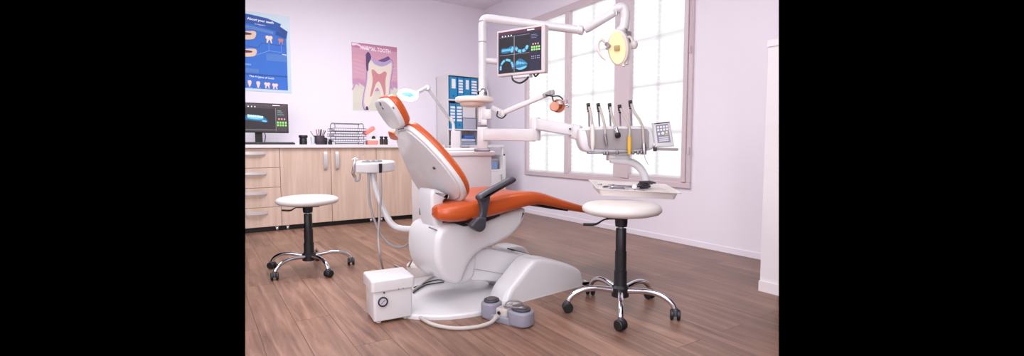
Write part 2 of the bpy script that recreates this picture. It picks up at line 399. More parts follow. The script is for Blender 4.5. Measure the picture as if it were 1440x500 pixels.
# cord track and two hinge covers on the right jamb
bm = newbm(); tube(bm, [(xf0-.014, WY0+.018, WZ1), (xf0-.014, WY0+.018, 1.72)], .004, 8, 1); tube(bm, [(xf0-.014, WY0+.018, 1.72), (xf0-.016, WY0+.018, 1.66)], [.008, .006], 8, 1)
tube(bm, [(xf0-.012, WY0+.01, .80), (xf0-.012, WY0+.01, .86)], .009, 8, 1); obj('hinge_cover', bm, M_FRAME, wroot)
names = ['white pleated blind on the left window pane, furthest from the camera', 'white pleated blind on the middle window pane', 'white pleated blind on the right window pane behind the keypad']
for i, ((a, b_), zb) in enumerate(zip(panes, (.545, .56, .58))):
    bm = newbm(); box(bm, xf0+.004, xf1, a, b_, WZ0+.045, zb+.006, bev=.003); obj('sash_rail', bm, M_FRAME, wroot, smooth=False)
    bm = newbm(); z0 = zb+.02; z1 = WZ1-.06; p = .05; n = int((z1-z0)/(p/2)); pr = None
    for k in range(n+1):
        z = z0+(z1-z0)*k/n; x = XR+.020+(.003 if k % 2 else -.003)
        c = [bm.verts.new((x, y, z)) for y in (a+.003, b_-.003)]
        if pr: bm.faces.new((pr[0], pr[1], c[1], c[0]))
        pr = c
    t = obj('pleated_blind', bm, M_BLIND, None, smooth=False, label=names[i], cat='blind', group='pleated window blinds')
    b2 = newbm(); box(b2, XR+.008, XR+.032, a+.004, b_-.004, z0-.016, z0, bev=.003); obj('bottom_rail', b2, M_BLIND, t, smooth=False)

# tall white cabinet at the right edge
tc = thing('tall_cabinet', 'tall plain white cabinet with flat top and plinth at the right edge', 'cabinet', (3.18, 1.3, 0))
for nm, a in (('body', (2.80, 3.56, .9, 1.5, .06, 1.445)), ('top_board', (2.793, 3.565, .9, 1.503, 1.445, 1.482)), ('plinth', (2.790, 3.56, .9, 1.503, 0, .062))):
    bm = newbm(); box(bm, *a); trim(bm, False, True); obj(nm, bm, M_MATTE, tc, smooth=False)

# ================================================================== CABINET RUN
YF = 5.33
def cab_front(bm, x0, x1, z0, z1): box(bm, x0+.002, x1-.002, YF, YF+.018, z0+.002, z1-.002, bev=.0015, seg=1)
def bow_handle(a, b, out=.03, r=.012):
    bm = newbm(); a = V(a); b = V(b); o = V((0, -out, 0)); d = (b-a)
    ax = d.normalized(); side = ax.cross(V((0, 1, 0))).normalized()
    P = cr([a, a+d*.12+o*.75, a+d*.5+o, a+d*.88+o*.75, b], n=5); prev = None
    for i, p in enumerate(P):
        t = i/(len(P)-1); wv = r*(.75+.45*math.sin(math.pi*t))
        q = [bm.verts.new(p+side*wv*s+V((0, u, 0))) for s, u in ((-1, 0), (1, 0), (1, .005), (-1, .005))]
        if prev:
            for k in range(4): bm.faces.new((prev[k], prev[(k+1) % 4], q[(k+1) % 4], q[k]))
        else: bm.faces.new(q)
        prev = q
    bm.faces.new(prev); return bm
def carcass(t, x0, x1, tr=False):
    bm = newbm(); box(bm, x0+.001, x1-.001, YF+.02, YB-.01, .05, .845)
    if tr: trim(bm, True, False)
    obj('body', bm, M_OAK, t, smooth=False)
    bm = newbm(); box(bm, x0+.001, x1-.001, YF+.05, YF+.07, .003, .05)
    if tr: trim(bm, True, False)
    obj('plinth', bm, M_BLACK, t, smooth=False)
def caster_at(t, x, y):
    bm = newbm(); lathe(bm, [(.02, -.01), (.022, -.006), (.022, .006), (.02, .01)], Fr((x, y, .022), (0, 0, 1), (0, 1, 0), (1, 0, 0)), 14); box(bm, x-.016, x+.016, y-.014, y+.014, .036, .05); obj('caster', bm, M_STEEL, t)
t = thing('drawer_cabinet', 'pale oak cabinet of four drawers under the desktop monitor', 'cabinet', (.55, 5.7, 0)); carcass(t, .30, .705, True)
for k in range(4):
    bm = newbm(); cab_front(bm, .30, .705, .05+.2*k, .25+.2*k); trim(bm, True, False); d = obj('drawer', bm, M_OAK, t, smooth=False)
    z = .25+.2*k-.052; bm = bow_handle((.36, YF, z), (.585, YF, z)); trim(bm, True, False); obj('handle', bm, M_SATIN, d)
caster_at(t, .66, YF+.02)
t = thing('door_cabinet', 'pale oak cabinet with two doors and paired bow handles behind the left stool', 'cabinet', (1.2, 5.7, 0)); carcass(t, .705, 1.70)
for a, b_, hx in ((.705, 1.205, 1.145), (1.205, 1.70, 1.265)):
    bm = newbm(); cab_front(bm, a, b_, .05, .85); d = obj('door', bm, M_OAK, t, smooth=False)
    obj('handle', bow_handle((hx, YF, .815), (hx, YF, .61), .03, .016), M_SATIN, d)
caster_at(t, .76, YF+.02); caster_at(t, 1.63, YF+.02)
t = thing('door_cabinet', 'pale oak cabinet front behind the assistant tray, right end of the run', 'cabinet', (2.1, 5.7, 0)); carcass(t, 1.70, 2.5)
for a, b_ in ((1.70, 2.5),):
    bm = newbm(); cab_front(bm, a, b_, .05, .85); d = obj('door', bm, M_OAK, t, smooth=False)
caster_at(t, 1.75, YF+.02)
bm = newbm(); box(bm, .2, 2.55, YF-.025, YB-.005, .85, .884, bev=.003); trim(bm, True, False)
obj('worktop', bm, M_MATTE, None, smooth=False, label='long white worktop running over the oak cabinets', cat='worktop')
ZT = .885
# ---- desktop monitor
YM = 5.62
def mon_screen(m, wd, hg, kind, parent):
    """picture on a screen; m maps (u right, v up, out)"""
    p = Paint(m); E = .55
    bg = pm('15131f' if kind == 'quad' else '2a262c', E); p.rect(0, 0, wd, hg, pm('1a1830' if kind == 'quad' else '3b3439', E))
    def rct(a, b, c, d, mt): p.rect(a*wd, b*hg, c*wd, d*hg, mt)
    w_ = pm('e8ecf4', .9); cy = pm('58a4c8', .62); cd = pm('1f5c84', .5); gr = pm('8fd070', .8); rd = pm('d89a94', .8)
    pk = pm('4a2436' if kind == 'quad' else '4a3a40', E)
    rct(0, .93, 1, 1, pk); rct(.68, .955, .84, .975, w_)
    for k in range(4): p.poly(ell((.10+.07*k)*wd, .895*hg, .012*wd, .014*wd, 10), w_)
    if kind == 'quad':
        rct(.03, .02, .73, .87, pm('15121c', E)); ln = pm('8f8a92', .6)
        rct(.375, .02, .385, .87, ln); rct(.03, .435, .73, .442, ln); rct(.03, .868, .73, .874, ln)
        S = lambda pts, mt, sm=3: p.poly([(a*wd, b*hg) for a, b in pts], mt, sm)
        # top left: jaw from the side
        S([(.06, .56), (.10, .61), (.22, .60), (.30, .64), (.36, .63), (.37, .55), (.34, .47), (.28, .50), (.18, .48), (.08, .50)], cd)
        for k in range(7): S([(.09+.035*k, .53), (.12+.035*k, .53), (.12+.035*k, .58), (.09+.035*k, .58)], cy, 0)
        S([(.30, .50), (.35, .50), (.365, .60), (.33, .62)], cy)
        # top right: curved jaw
        for k in range(12):
            a = math.radians(185+k*15); x, y = .555+.13*math.cos(a), .60+.11*math.sin(a)
            p.poly(ell(x*wd, y*hg, .033*wd, .036*hg, 9, a), cy if k % 3 else cd)
        # bottom left: arch seen from above
        for k in range(15):
            a = math.radians(-5+k*13.6); x, y = .205+.145*math.cos(a), .13+.19*math.sin(a)
            p.poly(ell(x*wd, y*hg, .026*wd, .03*hg, 8, a), cd if k % 4 == 0 else cy)
        # bottom right: skull teeth
        S([(.40, .20), (.47, .30), (.55, .31), (.64, .24), (.70, .17), (.62, .11), (.50, .08), (.43, .12)], cd)
        for k in range(6): S([(.44+.04*k, .18+.01*(k % 2)), (.472+.04*k, .18), (.472+.04*k, .26-.012*k), (.44+.04*k, .27-.012*k)], cy, 0)
        S([(.42, .10), (.52, .05), (.64, .08), (.68, .13), (.60, .12), (.50, .10)], cy)
        gx = .78
        for j in range(3): p.poly(ell((.82+.055*j)*wd, .62*hg, .014*wd, .018*wd, 8), rd)
        for i in range(2):
            for j in range(4): rct(.78+.053*j, .47+.06*i, .815+.053*j, .51+.06*i, gr)
        for i in range(2):
            for j in range(5): p.poly(ell((.795+.04*j)*wd, (.29+.045*i)*hg, .009*wd, .009*wd, 8), pm('a8a6c0', .7))
        for q in range(3): rct(.78, .76+.035*q, .90+.03*(q % 2), .772+.035*q, pm('6c6a84', .6))
    else:
        rct(.0, .08, .74, .84, pm('262126', E)); rct(.74, .0, .75, .86, pm('7c747a', .5)); rct(0, .05, .74, .07, pm('6c646a', .5))
        S = lambda pts, mt, sm=3: p.poly([(a*wd, b*hg) for a, b in pts], mt, sm)
        S([(.05, .50), (.14, .58), (.30, .60), (.44, .57), (.54, .46), (.57, .36), (.52, .33), (.42, .36), (.30, .38), (.18, .40), (.08, .42)], cd)
        S([(.16, .52), (.30, .56), (.43, .53), (.48, .46), (.40, .43), (.25, .44), (.15, .47)], cy)
        for k in range(9): S([(.15+.037*k, .52-.004*k), (.177+.037*k, .52-.004*k), (.177+.037*k, .60-.006*k), (.15+.037*k, .60-.006*k)], pm('c4e8f4', .9), 0)
        S([(.44, .38), (.50, .34), (.56, .36), (.50, .42)], cy)
        for j in range(3): rct(.80+.06*j, .44, .83+.06*j, .49, pm('e08c98', .8))
        for i in range(2):
            for j in range(4): rct(.77+.058*j, .20+.10*i, .805+.058*j, .27+.10*i, pm('7cc85c', .9))
        for i in range(3): rct(.78, .62+.07*i, .93-.03*i, .635+.07*i, pm('7ca8a8', .6))
    return obj('screen', p.bm, p.mats, parent, smooth=False)
ml, mr = .375, PY(405.5, 166, YM).x; z0m, z1m = PY(405, 187, YM).z, PY(405, 147, YM).z+.005
t = thing('desktop_monitor', 'black desktop monitor showing a blue jaw scan on the worktop', 'monitor', (.55, YM, ZT))
bm = newbm(); box(bm, ml, mr, YM, YM+.03, z0m, z1m, bev=.004); trim(bm, True, False); cs = obj('casing', bm, M_BLACK, t, smooth=False)
s_ = mon_screen(lambda u, v, h: V((ml+.012+u, YM-h, z0m+.016+v)), mr-ml-.022, z1m-z0m-.026, 'jaw', t)
bm = bmesh.new(); bm.from_mesh(s_.data); mw = Matrix.Translation(s_.location) @ Matrix.Translation(t.location); bm.transform(mw); trim(bm, True, False, cap=False); bm.transform(mw.inverted()); bm.to_mesh(s_.data); bm.free()
sx = PY(364.5, 190, YM).x
bm = newbm(); box(bm, sx-.035, sx+.035, YM+.03, YM+.05, ZT+.01, z0m+.1, bev=.004); obj('stand', bm, M_BLACK, t, smooth=False)
bm = newbm(); rprism(bm, rrect(.22, .17, .03, cx=sx, cy=YM+.05), ZT, ZT+.012, .003, lambda u, v, h: V((u, v, h)), smooth=1); trim(bm, True, False); obj('stand_base', bm, M_BLACK, t, angle=30)
bm = newbm(); tube(bm, [(sx+.05, YM+.04, z0m+.01), (sx+.065, YM+.06, z0m-.03), (sx+.055, YM+.09, ZT+.02), (sx+.03, YM+.12, ZT+.01)], .004, 8); obj('cable', bm, M_BLACK, t)
t = thing('keyboard', 'slim black computer keyboard in front of the desktop monitor', 'keyboard', (.6, 5.43, ZT))
bm = newbm(); box(bm, .35, .86, 5.36, 5.50, ZT, ZT+.018, bev=.004); trim(bm, True, False); obj('casing', bm, M_BLACK, t, smooth=False)
bm = newbm()
for i in range(4):
    for j in range(17): box(bm, .36+.029*j, .36+.029*j+.024, 5.375+.03*i, 5.375+.03*i+.024, ZT+.018, ZT+.024)
trim(bm, True, False, cap=False); obj('keys', bm, M_DGREY, t, smooth=False)
# ---- small things on the worktop
YS = 5.62
def ux(px, Y=YS): return PY(px, 200, Y).x
def uz(py, px=480, Y=YS): return PY(px, py, Y).z
t = thing('jar', 'squat black jar with wide lid beside the monitor', 'jar', (ux(426.5), YS, ZT))
bm = newbm(); lathe(bm, [(.035, 0), (.04, .005), (.038, .07), (.034, .075)], rotf((ux(426.5), YS, ZT), 0)); obj('body', bm, M_BLACK, t)
bm = newbm(); lathe(bm, [(.044, .075), (.046, .08), (.046, .098), (.042, .103)], rotf((ux(426.5), YS, ZT), 0)); obj('lid', bm, M_BLACK, t)
t = thing('plastic_cup', 'small pale plastic cup between black jar and pen holder', 'cup', (ux(439), YS-.03, ZT))
bm = newbm(); lathe(bm, [(.018, 0), (.024, .085), (.022, .085), (.016, .003)], rotf((ux(439), YS-.03, ZT), 0)); obj('body', bm, M_CLEAR, t)
px_ = ux(449)
M_MESH = mat('dark_metal_mesh', '4a3f49', .5, metal=.3, var=.3, nscale=150)
t = thing('pen_holder', 'round dark mesh pen holder full of pens', 'holder', (px_, YS, ZT))
bm = newbm(); lathe(bm, [(.035, 0), (.055, .03), (.062, .06), (.056, .1), (.05, .1), (.055, .06), (.045, .02), (.0, .01)], rotf((px_, YS, ZT), 0)); obj('body', bm, M_MESH, t)
cols = ['8a8a92', 'b05060', '222026', '1c1a20', 'b07080', '30303c']
lab = ['silver pen leaning far left in the pen holder', 'red pen in the pen holder, left of the black ones', 'black pen standing in the middle of the holder', 'thick black marker in the middle of the holder', 'pinkish pen leaning right in the holder', 'dark pen leaning furthest right in the holder']
for k, (a, c) in enumerate(zip((-.55, -.18, 0, .12, .3, .42), cols)):
    bm = newbm(); b0 = V((px_+.02*a, YS-.005, ZT+.012)); tube(bm, [b0, b0+V((math.sin(a)*.155, .01*(k % 3-1), math.cos(a)*.16))], [.005 if k != 3 else .008]*2, 8, 1)
    obj('pen', bm, mat('pen_'+c, c, .4), None, label=lab[k], cat='pen', group='pens in the mesh holder')
bm = newbm(); lathe(bm, [(.04, 0), (.048, .01), (.048, .075), (.04, .08), (0, .08)], rotf((ux(457.5), YS+.12, ZT), 0)); obj('round_tin', bm, M_DGREY, None, label='dark round tin half hidden behind the pen holder', cat='tin')
t = thing('small_black_pot', 'tiny black pot between pen holder and wire letter tray', 'pot', (ux(463), YS-.04, ZT))
bm = newbm(); lathe(bm, [(.018, 0), (.024, .006), (.02, .035), (.013, .04)], rotf((ux(463), YS-.04, ZT), 0), 16); obj('body', bm, M_BLACK, t)
bm = newbm(); lathe(bm, [(.014, .04), (.016, .043), (.014, .055), (0, .057)], rotf((ux(463), YS-.04, ZT), 0), 16); obj('lid', bm, M_BLACK, t)
# letter tray
x0, x1 = ux(471), ux(511); zt = uz(172.5)
M_WIRE = mat('grey_wire', '6a6672', .35, metal=.6)
t = thing('letter_tray_rack', 'tall grey wire rack of stacked letter trays on the worktop', 'letter tray', ((x0+x1)/2, YS+.08, ZT))
for s, xx in ((0, x0), (1, x1)):
    bm = newbm(); tube(bm, cr([(xx, YS-.02, ZT+.003), (xx, YS-.02, zt-.05), (xx, YS+.01, zt-.008), (xx, YS+.09, zt), (xx, YS+.17, zt-.008), (xx, YS+.2, zt-.05), (xx, YS+.2, ZT+.003)], n=4), .004, 8, 1); obj('side_frame', bm, M_WIRE, t)
for yy, zq in ((.01, zt-.006), (.17, zt-.006), (-.02, ZT+.012)): bm = newbm(); tube(bm, [(x0, YS+yy, zq), (x1, YS+yy, zq)], .004, 8, 1); obj('crossbar', bm, M_WIRE, t)
for k, zz in enumerate((ZT+.035, ZT+.095, ZT+.155)):
    bm = newbm(); xa, xb = x0-.03-.006*(2-k), x1+.005; ya, yb = YS-.10, YS+.2; 
    for hz in (0, .03):
        tube(bm, [(xa, ya, zz+hz), (xb, ya, zz+hz), (xb, yb, zz+hz), (xa, yb, zz+hz), (xa, ya, zz+hz)], .0032, 6, 1)
    for q in range(15): xx = xa+(xb-xa)*q/14; tube(bm, [(xx, ya, zz+.03), (xx, ya, zz), (xx, yb, zz), (xx, yb, zz+.03)], .0014, 5, 1)
    obj('tray', bm, M_WIRE, t)
    bm = newbm(); box(bm, xa+.012, xb-.012, ya+.02, yb-.02, zz+.002, zz+.016+.004*k)
    obj('paper_stack', bm, M_PAPER, None, smooth=False, label='stack of white papers in the %s tray of the wire rack' % ('bottom', 'middle', 'top')[k], cat='papers', group='papers in the letter trays')
# jaw model
xj = ux(522.5); n_before = set(bpy.data.objects)
t = thing('jaw_model', 'open pink jaw model with white and dark teeth on the worktop', 'dental model', (xj, YS-.02, ZT))
bm = newbm(); rprism(bm, [(xj-.05, YS-.02), (xj-.045, YS+.03), (xj+.045, YS+.03), (xj+.055, YS-.02), (xj+.04, YS-.05), (xj-.04, YS-.05)], ZT, ZT+.036, .008, lambda u, v, h: V((u, v, h)), smooth=3); obj('lower_gum', bm, M_PINK, t)
bm = newbm(); a = -.55; f = Fr((xj-.028, YS-.01, ZT+.118), (math.cos(a), 0, -math.sin(a)), (0, 1, 0), (math.sin(a), 0, math.cos(a)))
rprism(bm, [(-.05, -.03), (-.05, .03), (.05, .035), (.055, 0), (.05, -.035)], -.016, .018, .008, f, smooth=3); obj('upper_gum', bm, M_PINK, t)
bm = newbm()
for k in range(7): lathe(bm, [(.004, 0), (.0075, .004), (.007, .014), (.003, .017), (0, .017)], rotf((xj-.042+.014*k, YS-.045+.0008*(k-3)**2, ZT+.034), 0), 8)
obj('lower_teeth', bm, M_TOOTH, t); bm = newbm()
for k in range(7):
    c = f(-.045+.014*k, -.03, -.016); box(bm, -.005, .005, -.005, .005, -.014, 0, Fr(c, f.x, f.y, f.z), bev=.002)
obj('upper_teeth', bm, M_TOOTH, t)
bm = newbm(); lathe(bm, [(.0, .0), (.017, .004), (.019, .016), (.012, .03), (0, .032)], rotf((xj+.012, YS-.03, ZT+.045), 0), 12, sy=.6); obj('dark_molar', bm, M_BLACK, t, label='black tooth')
for o_ in set(bpy.data.objects)-n_before:
    if o_.parent is None: o_.scale = (1.25, 1.25, 1.35)
for k, (pxx, l) in enumerate(((536, 'small dark brown bottle nearest the jaw model'), (543, 'small dark brown bottle nearest the dental chair headrest'))):
    xx = ux(pxx); t = thing('medicine_bottle', l, 'bottle', (xx, YS-.02+.03*k, ZT), 0, 'brown medicine bottles'); f = rotf((xx, YS-.02+.03*k, ZT), 0)
    bm = newbm(); lathe(bm, [(.02, 0), (.024, .003), (.024, .065), (.014, .076), (.014, .08)], f, 16); obj('body', bm, M_BROWN, t)
    bm = newbm(); lathe(bm, [(.02, .078), (.021, .08), (.021, .098), (.018, .1), (0, .1)], f, 16); obj('cap', bm, M_BLACK, t)

# ================================================================== POSTERS
yp = YB-.004
def poster(name, label, x0, x1, z0, z1, tr, curl):
    t = thing(name, label, 'poster', ((x0+x1)/2, YB, z0))
    bm = newbm(); box(bm, x0, x1, yp, YB-.001, z0, z1)
    if tr: trim(bm, True, False)
    obj('sheet', bm, M_PAPER if not tr else mat('pale_blue_sheet', 'c8dcea', .35), t, smooth=False)
    return t
bx0, bx1, bz0, bz1 = .36, .955, 1.485, 2.365
t = poster('teeth_poster', 'blue dental poster with teeth drawings above the desktop monitor', bx0, bx1, bz0, bz1, True, 0)
Mb = lambda u, v, h: V((u, yp-h, v))
p = Paint(Mb); rx = .915
B1 = pm('2f6fd0'); B2 = pm('2358b0'); B3 = pm('1d4a9c'); LB = pm('7ca8e4'); WH = pm('f4f4fa'); BG = pm('4f80cc')
p.poly([(.38, 1.515), (rx, 1.515), (rx, 2.20), (rx-.07, 2.22), (.38, 2.30)], B1)
p.poly([(.80, 2.14), (.915, 2.10), (.93, 2.19), (.83, 2.25)], B3)
p.poly([(.38, 2.335), (.55, 2.33), (.72, 2.312), (.865, 2.265), (.84, 2.215), (.865, 2.17), (.70, 2.20), (.55, 2.225), (.38, 2.23)], B2)
p.text('About your teeth', .522, 2.272, .0375, WH, .03, rot=-.06)
p.text('- an infographic -', .585, 2.228, .018, WH, .01, rot=-.06, arc=-.0)
p.poly([(.38, 2.22), (.6, 2.20), (.78, 2.17), (.78, 2.14), (.6, 2.165), (.38, 2.18)], pm('5f88cc'))
p.line([(.40, 1.98), (.62, 1.975), (.66, 2.03), (.9, 2.02)], .006, B3); p.rect(.70, 1.84, .905, 1.92, BG)
p.line([(.73, 2.04), (.73, 1.95), (.86, 1.945), (.86, 2.03)], .005, LB); p.line([(.73, 1.95), (.60, 1.89)], .005, LB); p.line([(.865, 1.925), (.91, 1.92)], .008, WH)
def tooth(p, cx, cy, s, mt=None, edge=None, r=2):
    q = [(-.5, .45), (-.55, .1), (-.38, -.15), (-.42, -.7), (-.25, -.75), (-.05, -.2), (.1, -.2), (.3, -.75), (.45, -.7), (.38, -.15), (.55, .1), (.5, .45), (.2, .55), (0, .42), (-.2, .55)] if r == 2 else [(-.35, .5), (-.4, .1), (-.15, -.8), (.05, -.85), (.25, -.3), (.35, .1), (.3, .5), (0, .6)]
    if edge: p.poly([(cx+a*s*1.2, cy+b*s*1.12) for a, b in q], edge, 2)
    p.poly([(cx+a*s, cy+b*s) for a, b in q], mt or pm('f0e2dc'), 2)
tooth(p, .735, 2.085, .062, edge=pm('a87c84')); tooth(p, .855, 2.075, .05, pm('c08a98'), pm('7c4c74'))
for zc, s in ((2.10, 1.0), (1.905, .85)):
    p.poly([(.38, zc+.03), (.46, zc+.03), (.52, zc+.045), (.595, zc+.05), (.605, zc+.01), (.57, zc-.04*s), (.45, zc-.055*s), (.38, zc-.05*s)], pm('e8c8b4'), 3)
    p.poly([(.38, zc+.03), (.45, zc+.03), (.555, zc+.025), (.55, zc+.005), (.44, zc-.005), (.38, zc-.005)], pm('5c2c4c'), 2)
p.line([(.465, 2.03), (.465, 1.95)], .006, LB); p.rect(.41, 1.77, .545, 1.785, LB); p.rect(.38, 1.69, .62, 1.735, BG)
p.rect(.38, 1.665, rx, 1.678, B3)
p.text('The 4 types of teeth', .522, 1.642, .0305, WH, .015, rot=-.045, arc=-.0)
for k, (xx, r) in enumerate(((.525, 1), (.61, 1), (.70, 2), (.78, 2))):
    tooth(p, xx, 1.575-.006*k, .048+.005*(k > 1), pm('ecd8dc'), pm('a87888'), r); p.rect(xx-.025, 1.52, xx+.025, 1.527, LB)
trim(p.bm, True, False, cap=False)
obj('print', p.bm, p.mats, t, smooth=False)
kx0, kx1, kz0, kz1 = 1.647, 2.247, 1.312, 2.168
t = poster('tooth_poster', 'pink poster of a cutaway tooth on the back wall', kx0, kx1, kz0, kz1, False, 0)
p = Paint(lambda u, v, h: V((kx0+u*.6, yp-h, kz0+v*.856)))
p.rect(.012, .01, .988, .99, pm('d3a0b8', 0, .3)); p.rect(.012, .48, .988, .70, pm('d8a8bc', 0, .3)); p.rect(.012, .70, .988, .82, pm('d9a3b6', 0, .3)); p.rect(.012, .92, .988, .99, pm('c183a0', 0, .3))
p.poly([(.012, .01), (.988, .01), (.988, .44), (.9, .47), (.78, .42), (.5, .36), (.3, .42), (.15, .48), (.012, .46)], pm('c995b4'))
p.poly([(.012, .01), (.988, .01), (.988, .36), (.9, .38), (.8, .34), (.5, .3), (.3, .34), (.15, .41), (.012, .38)], pm('d8d4c8'))
p.poly([(.012, .12), (.988, .12), (.988, .30), (.5, .26), (.2, .33), (.012, .32)], pm('ddd8cc'))
O = [(.34, .72), (.31, .80), (.37, .84), (.46, .78), (.6, .74), (.76, .80), (.86, .77), (.87, .68), (.83, .52), (.80, .36), (.78, .22), (.72, .12), (.66, .14), (.60, .28), (.54, .36), (.46, .28), (.38, .12), (.30, .03), (.24, .10), (.26, .25), (.32, .45)]
p.poly([(a+(a-.56)*.10, b+(b-.5)*.05) for a, b in O], pm('9c7cae'), 3); p.poly([(a+(a-.56)*.05, b+(b-.5)*.02) for a, b in O], pm('cdb6d6'), 3)
p.poly([(a*.97+.017, b*.95+.02) for a, b in O], pm('e9ddd0'), 3)
p.poly([(.42, .60), (.47, .62), (.58, .56), (.70, .61), (.75, .58), (.72, .48), (.72, .3), (.69, .2), (.66, .32), (.58, .45), (.50, .40), (.42, .24), (.38, .24), (.44, .45)], pm('cf8c94'), 3)
p.poly([(.31, .83), (.37, .87), (.42, .79), (.36, .70), (.35, .60), (.31, .62)], pm('5c4474'), 3)
p.poly([(.56, .76), (.68, .80), (.8, .84), (.82, .77), (.72, .73), (.60, .73)], pm('6c5484'), 3); p.poly([(.42, .78), (.55, .76), (.7, .75), (.84, .80), (.84, .75), (.66, .68), (.5, .70), (.43, .75)], pm('b8a4cc'), 3)
p.poly([(.28, .02), (.34, .02), (.32, .07), (.29, .07)], pm('4c2c4c'), 2)
for s in (-1, 1):
    cx = .5+s*.46 if s > 0 else .1
    p.line([(cx-.09, .30), (cx-.02, .40), (cx+.05, .38)], .03, pm('c49ac4'), 3) if s < 0 else p.line([(.86, .34), (.90, .40), (.985, .42)], .03, pm('c49ac4'), 3)
for k, zz in enumerate((.72, .66, .60, .54)): p.line([(.05, zz+.03), (.27, zz)], .005, pm('e4c4dc')); p.line([(.88, zz), (.97, zz+.01)], .005, pm('e4c4dc'))
p.text('NORMAL TOOTH', .185, .905, .082, pm('fbeaf6'), .03, rot=-.03)
p.poly([(.03, .94), (.12, .955), (.20, .93), (.30, .905), (.38, .895), (.36, .925), (.24, .94), (.15, .975), (.03, .985)], pm('f6dcec'), 2)  # glare across the title, painted as a pale shape
obj('print', p.bm, p.mats, t, smooth=False)

# ================================================================== SHELF UNIT IN THE CORNER
SY = 5.74
SX0, SX1 = PY(631, 140, SY).x-.02, PY(676, 140, SY).x; ST = PY(640, 105, SY).z
t = thing('shelf_unit', 'white open shelf unit with binders in the far corner', 'shelf', ((SX0+SX1)/2, 5.9, 0))
bm = newbm(); box(bm, SX0, SX0+.018, SY, YB-.005, 0, ST); obj('side_panel', bm, M_MATTE, t, smooth=False)
bm = newbm(); box(bm, SX1-.018, SX1, SY, YB-.005, 0, ST); obj('side_panel', bm, M_MATTE, t, smooth=False)
bm = newbm(); box(bm, SX0, SX1, YB-.012, YB-.004, 0, ST); obj('back_panel', bm, M_MATTE, t, smooth=False)
shz = [PY(650, y, SY).z for y in (105, 140, 181, 204)]+[.55, .08]
for k, z in enumerate(shz):
    bm = newbm(); box(bm, SX0+.018, SX1-.018, SY, YB-.012, z-.02, z); obj('shelf_board', bm, M_MATTE, t, smooth=False)
def binder(x0, x1, z0, z1, kind, label):
    t = thing('ring_binder', label, 'binder', ((x0+x1)/2, SY+.15, z0), 0, 'blue binders on the shelf unit')
    bm = newbm(); box(bm, x0, x1, SY+.012, SY+.29, z0, z1, bev=.003); obj('cover', bm, M_BLUE, t, smooth=False)
    w_ = x1-x0; h = z1-z0; yy = SY+.0115
    if kind == 0:
        bm = newbm(); box(bm, x0+w_*.28, x1-w_*.22, yy-.001, yy+.001, z0+h*.48, z0+h*.9); obj('label_card', bm, M_PAPER, t, smooth=False)
    else:
        for q in range(5):
            bm = newbm(); box(bm, x0+w_*.12, x1-w_*.1, yy-.001, yy+.001, z0+h*(.30+.125*q), z0+h*(.30+.125*q+.085)); obj('label_card', bm, M_PAPER, t, smooth=False)
    bm = newbm(); lathe(bm, [(.009, 0), (.009, .002), (.006, .0025)], Fr(((x0+x1)/2, yy, z0+h*.15), (1, 0, 0), (0, 0, 1), (0, -1, 0)), 14); obj('finger_ring', bm, M_BLACK, t)
row = [(632, 643.3, 0, 'leftmost'), (644, 652, 1, 'second'), (652.6, 661.5, 0, 'third'), (662, 671.5, 1, 'fourth')]
for a, b_, k, nm in row: binder(PY(a, 120, SY+.012).x, PY(b_, 120, SY+.012).x-.003, shz[1], shz[1]+(shz[0]-shz[1])*.90, k, 'blue binder with %s, %s from the left on the top shelf' % (('one tall white label', 'striped white labels')[k], nm))
for a, b_, k, nm in ((632.5, 641, 1, 'leftmost'), (641.5, 650.5, 1, 'second')): binder(PY(a, 160, SY+.012).x, PY(b_, 160, SY+.012).x-.003, shz[2], shz[2]+(shz[1]-shz[2])*.86, k, 'blue binder with striped labels, %s from the left on the second shelf' % nm)
bxa, bxb = PY(652, 155, SY).x, PY(671, 155, SY).x
t = thing('storage_bin', 'grey translucent plastic bin on the second shelf of the shelf unit', 'bin', ((bxa+bxb)/2, SY+.12, shz[2]))
zb = PY(660, 165, SY).z
bm = newbm(); rprism(bm, rrect(bxb-bxa, .22, .02, cx=(bxa+bxb)/2, cy=SY+.13), shz[2]+.001, zb-.012, .006, lambda u, v, h: V((u, v, h)), smooth=1); obj('body', bm, mat('grey_translucent_plastic', 'b4b4c4', .3), t)
bm = newbm(); rprism(bm, rrect(bxb-bxa+.01, .23, .02, cx=(bxa+bxb)/2, cy=SY+.13), zb-.012, zb, .004, lambda u, v, h: V((u, v, h)), smooth=1); obj('lid', bm, mat('grey_lid', '9c9cae', .4), t)
t = thing('white_carton', 'plain white carton resting on the grey plastic bin', 'box', ((bxa+bxb)/2, SY+.12, zb))
bm = newbm(); box(bm, bxa, bxb-.01, SY+.03, SY+.22, zb, PY(660, 148, SY).z, bev=.003); obj('body', bm, M_MATTE, t, smooth=False)
bm = newbm(); box(bm, bxa-.003, bxb-.007, SY+.027, SY+.223, PY(660, 148, SY).z-.03, PY(660, 148, SY).z+.002, bev=.002); obj('lid', bm, M_MATTE, t, smooth=False)
zz = shz[3]
for k, (a, b_, h, m_, l) in enumerate(((642, 672, .045, mat('grey_blue_pack', '9aa4bc', .6), 'flat grey blue pack at the bottom of the pile on the third shelf'), (652, 671, .04, mat('pale_pack', 'c8cce0', .6), 'pale pack in the middle of the pile on the third shelf'), (656, 670, .04, mat('bright_blue_pack', '4a76cc', .6), 'bright blue pack on top of the pile on the third shelf'))):
    xa, xb = PY(a, 195, SY).x, PY(b_, 195, SY).x
    bm = newbm(); rprism(bm, rrect(xb-xa, .2, .02, cx=(xa+xb)/2, cy=SY+.14), zz, zz+h, .014, lambda u, v, hh: V((u, v, hh)), smooth=1, dome=.006); zz += h+.004
    obj('supply_pack', bm, m_, None, label=l, cat='package', group='packs piled on the third shelf')

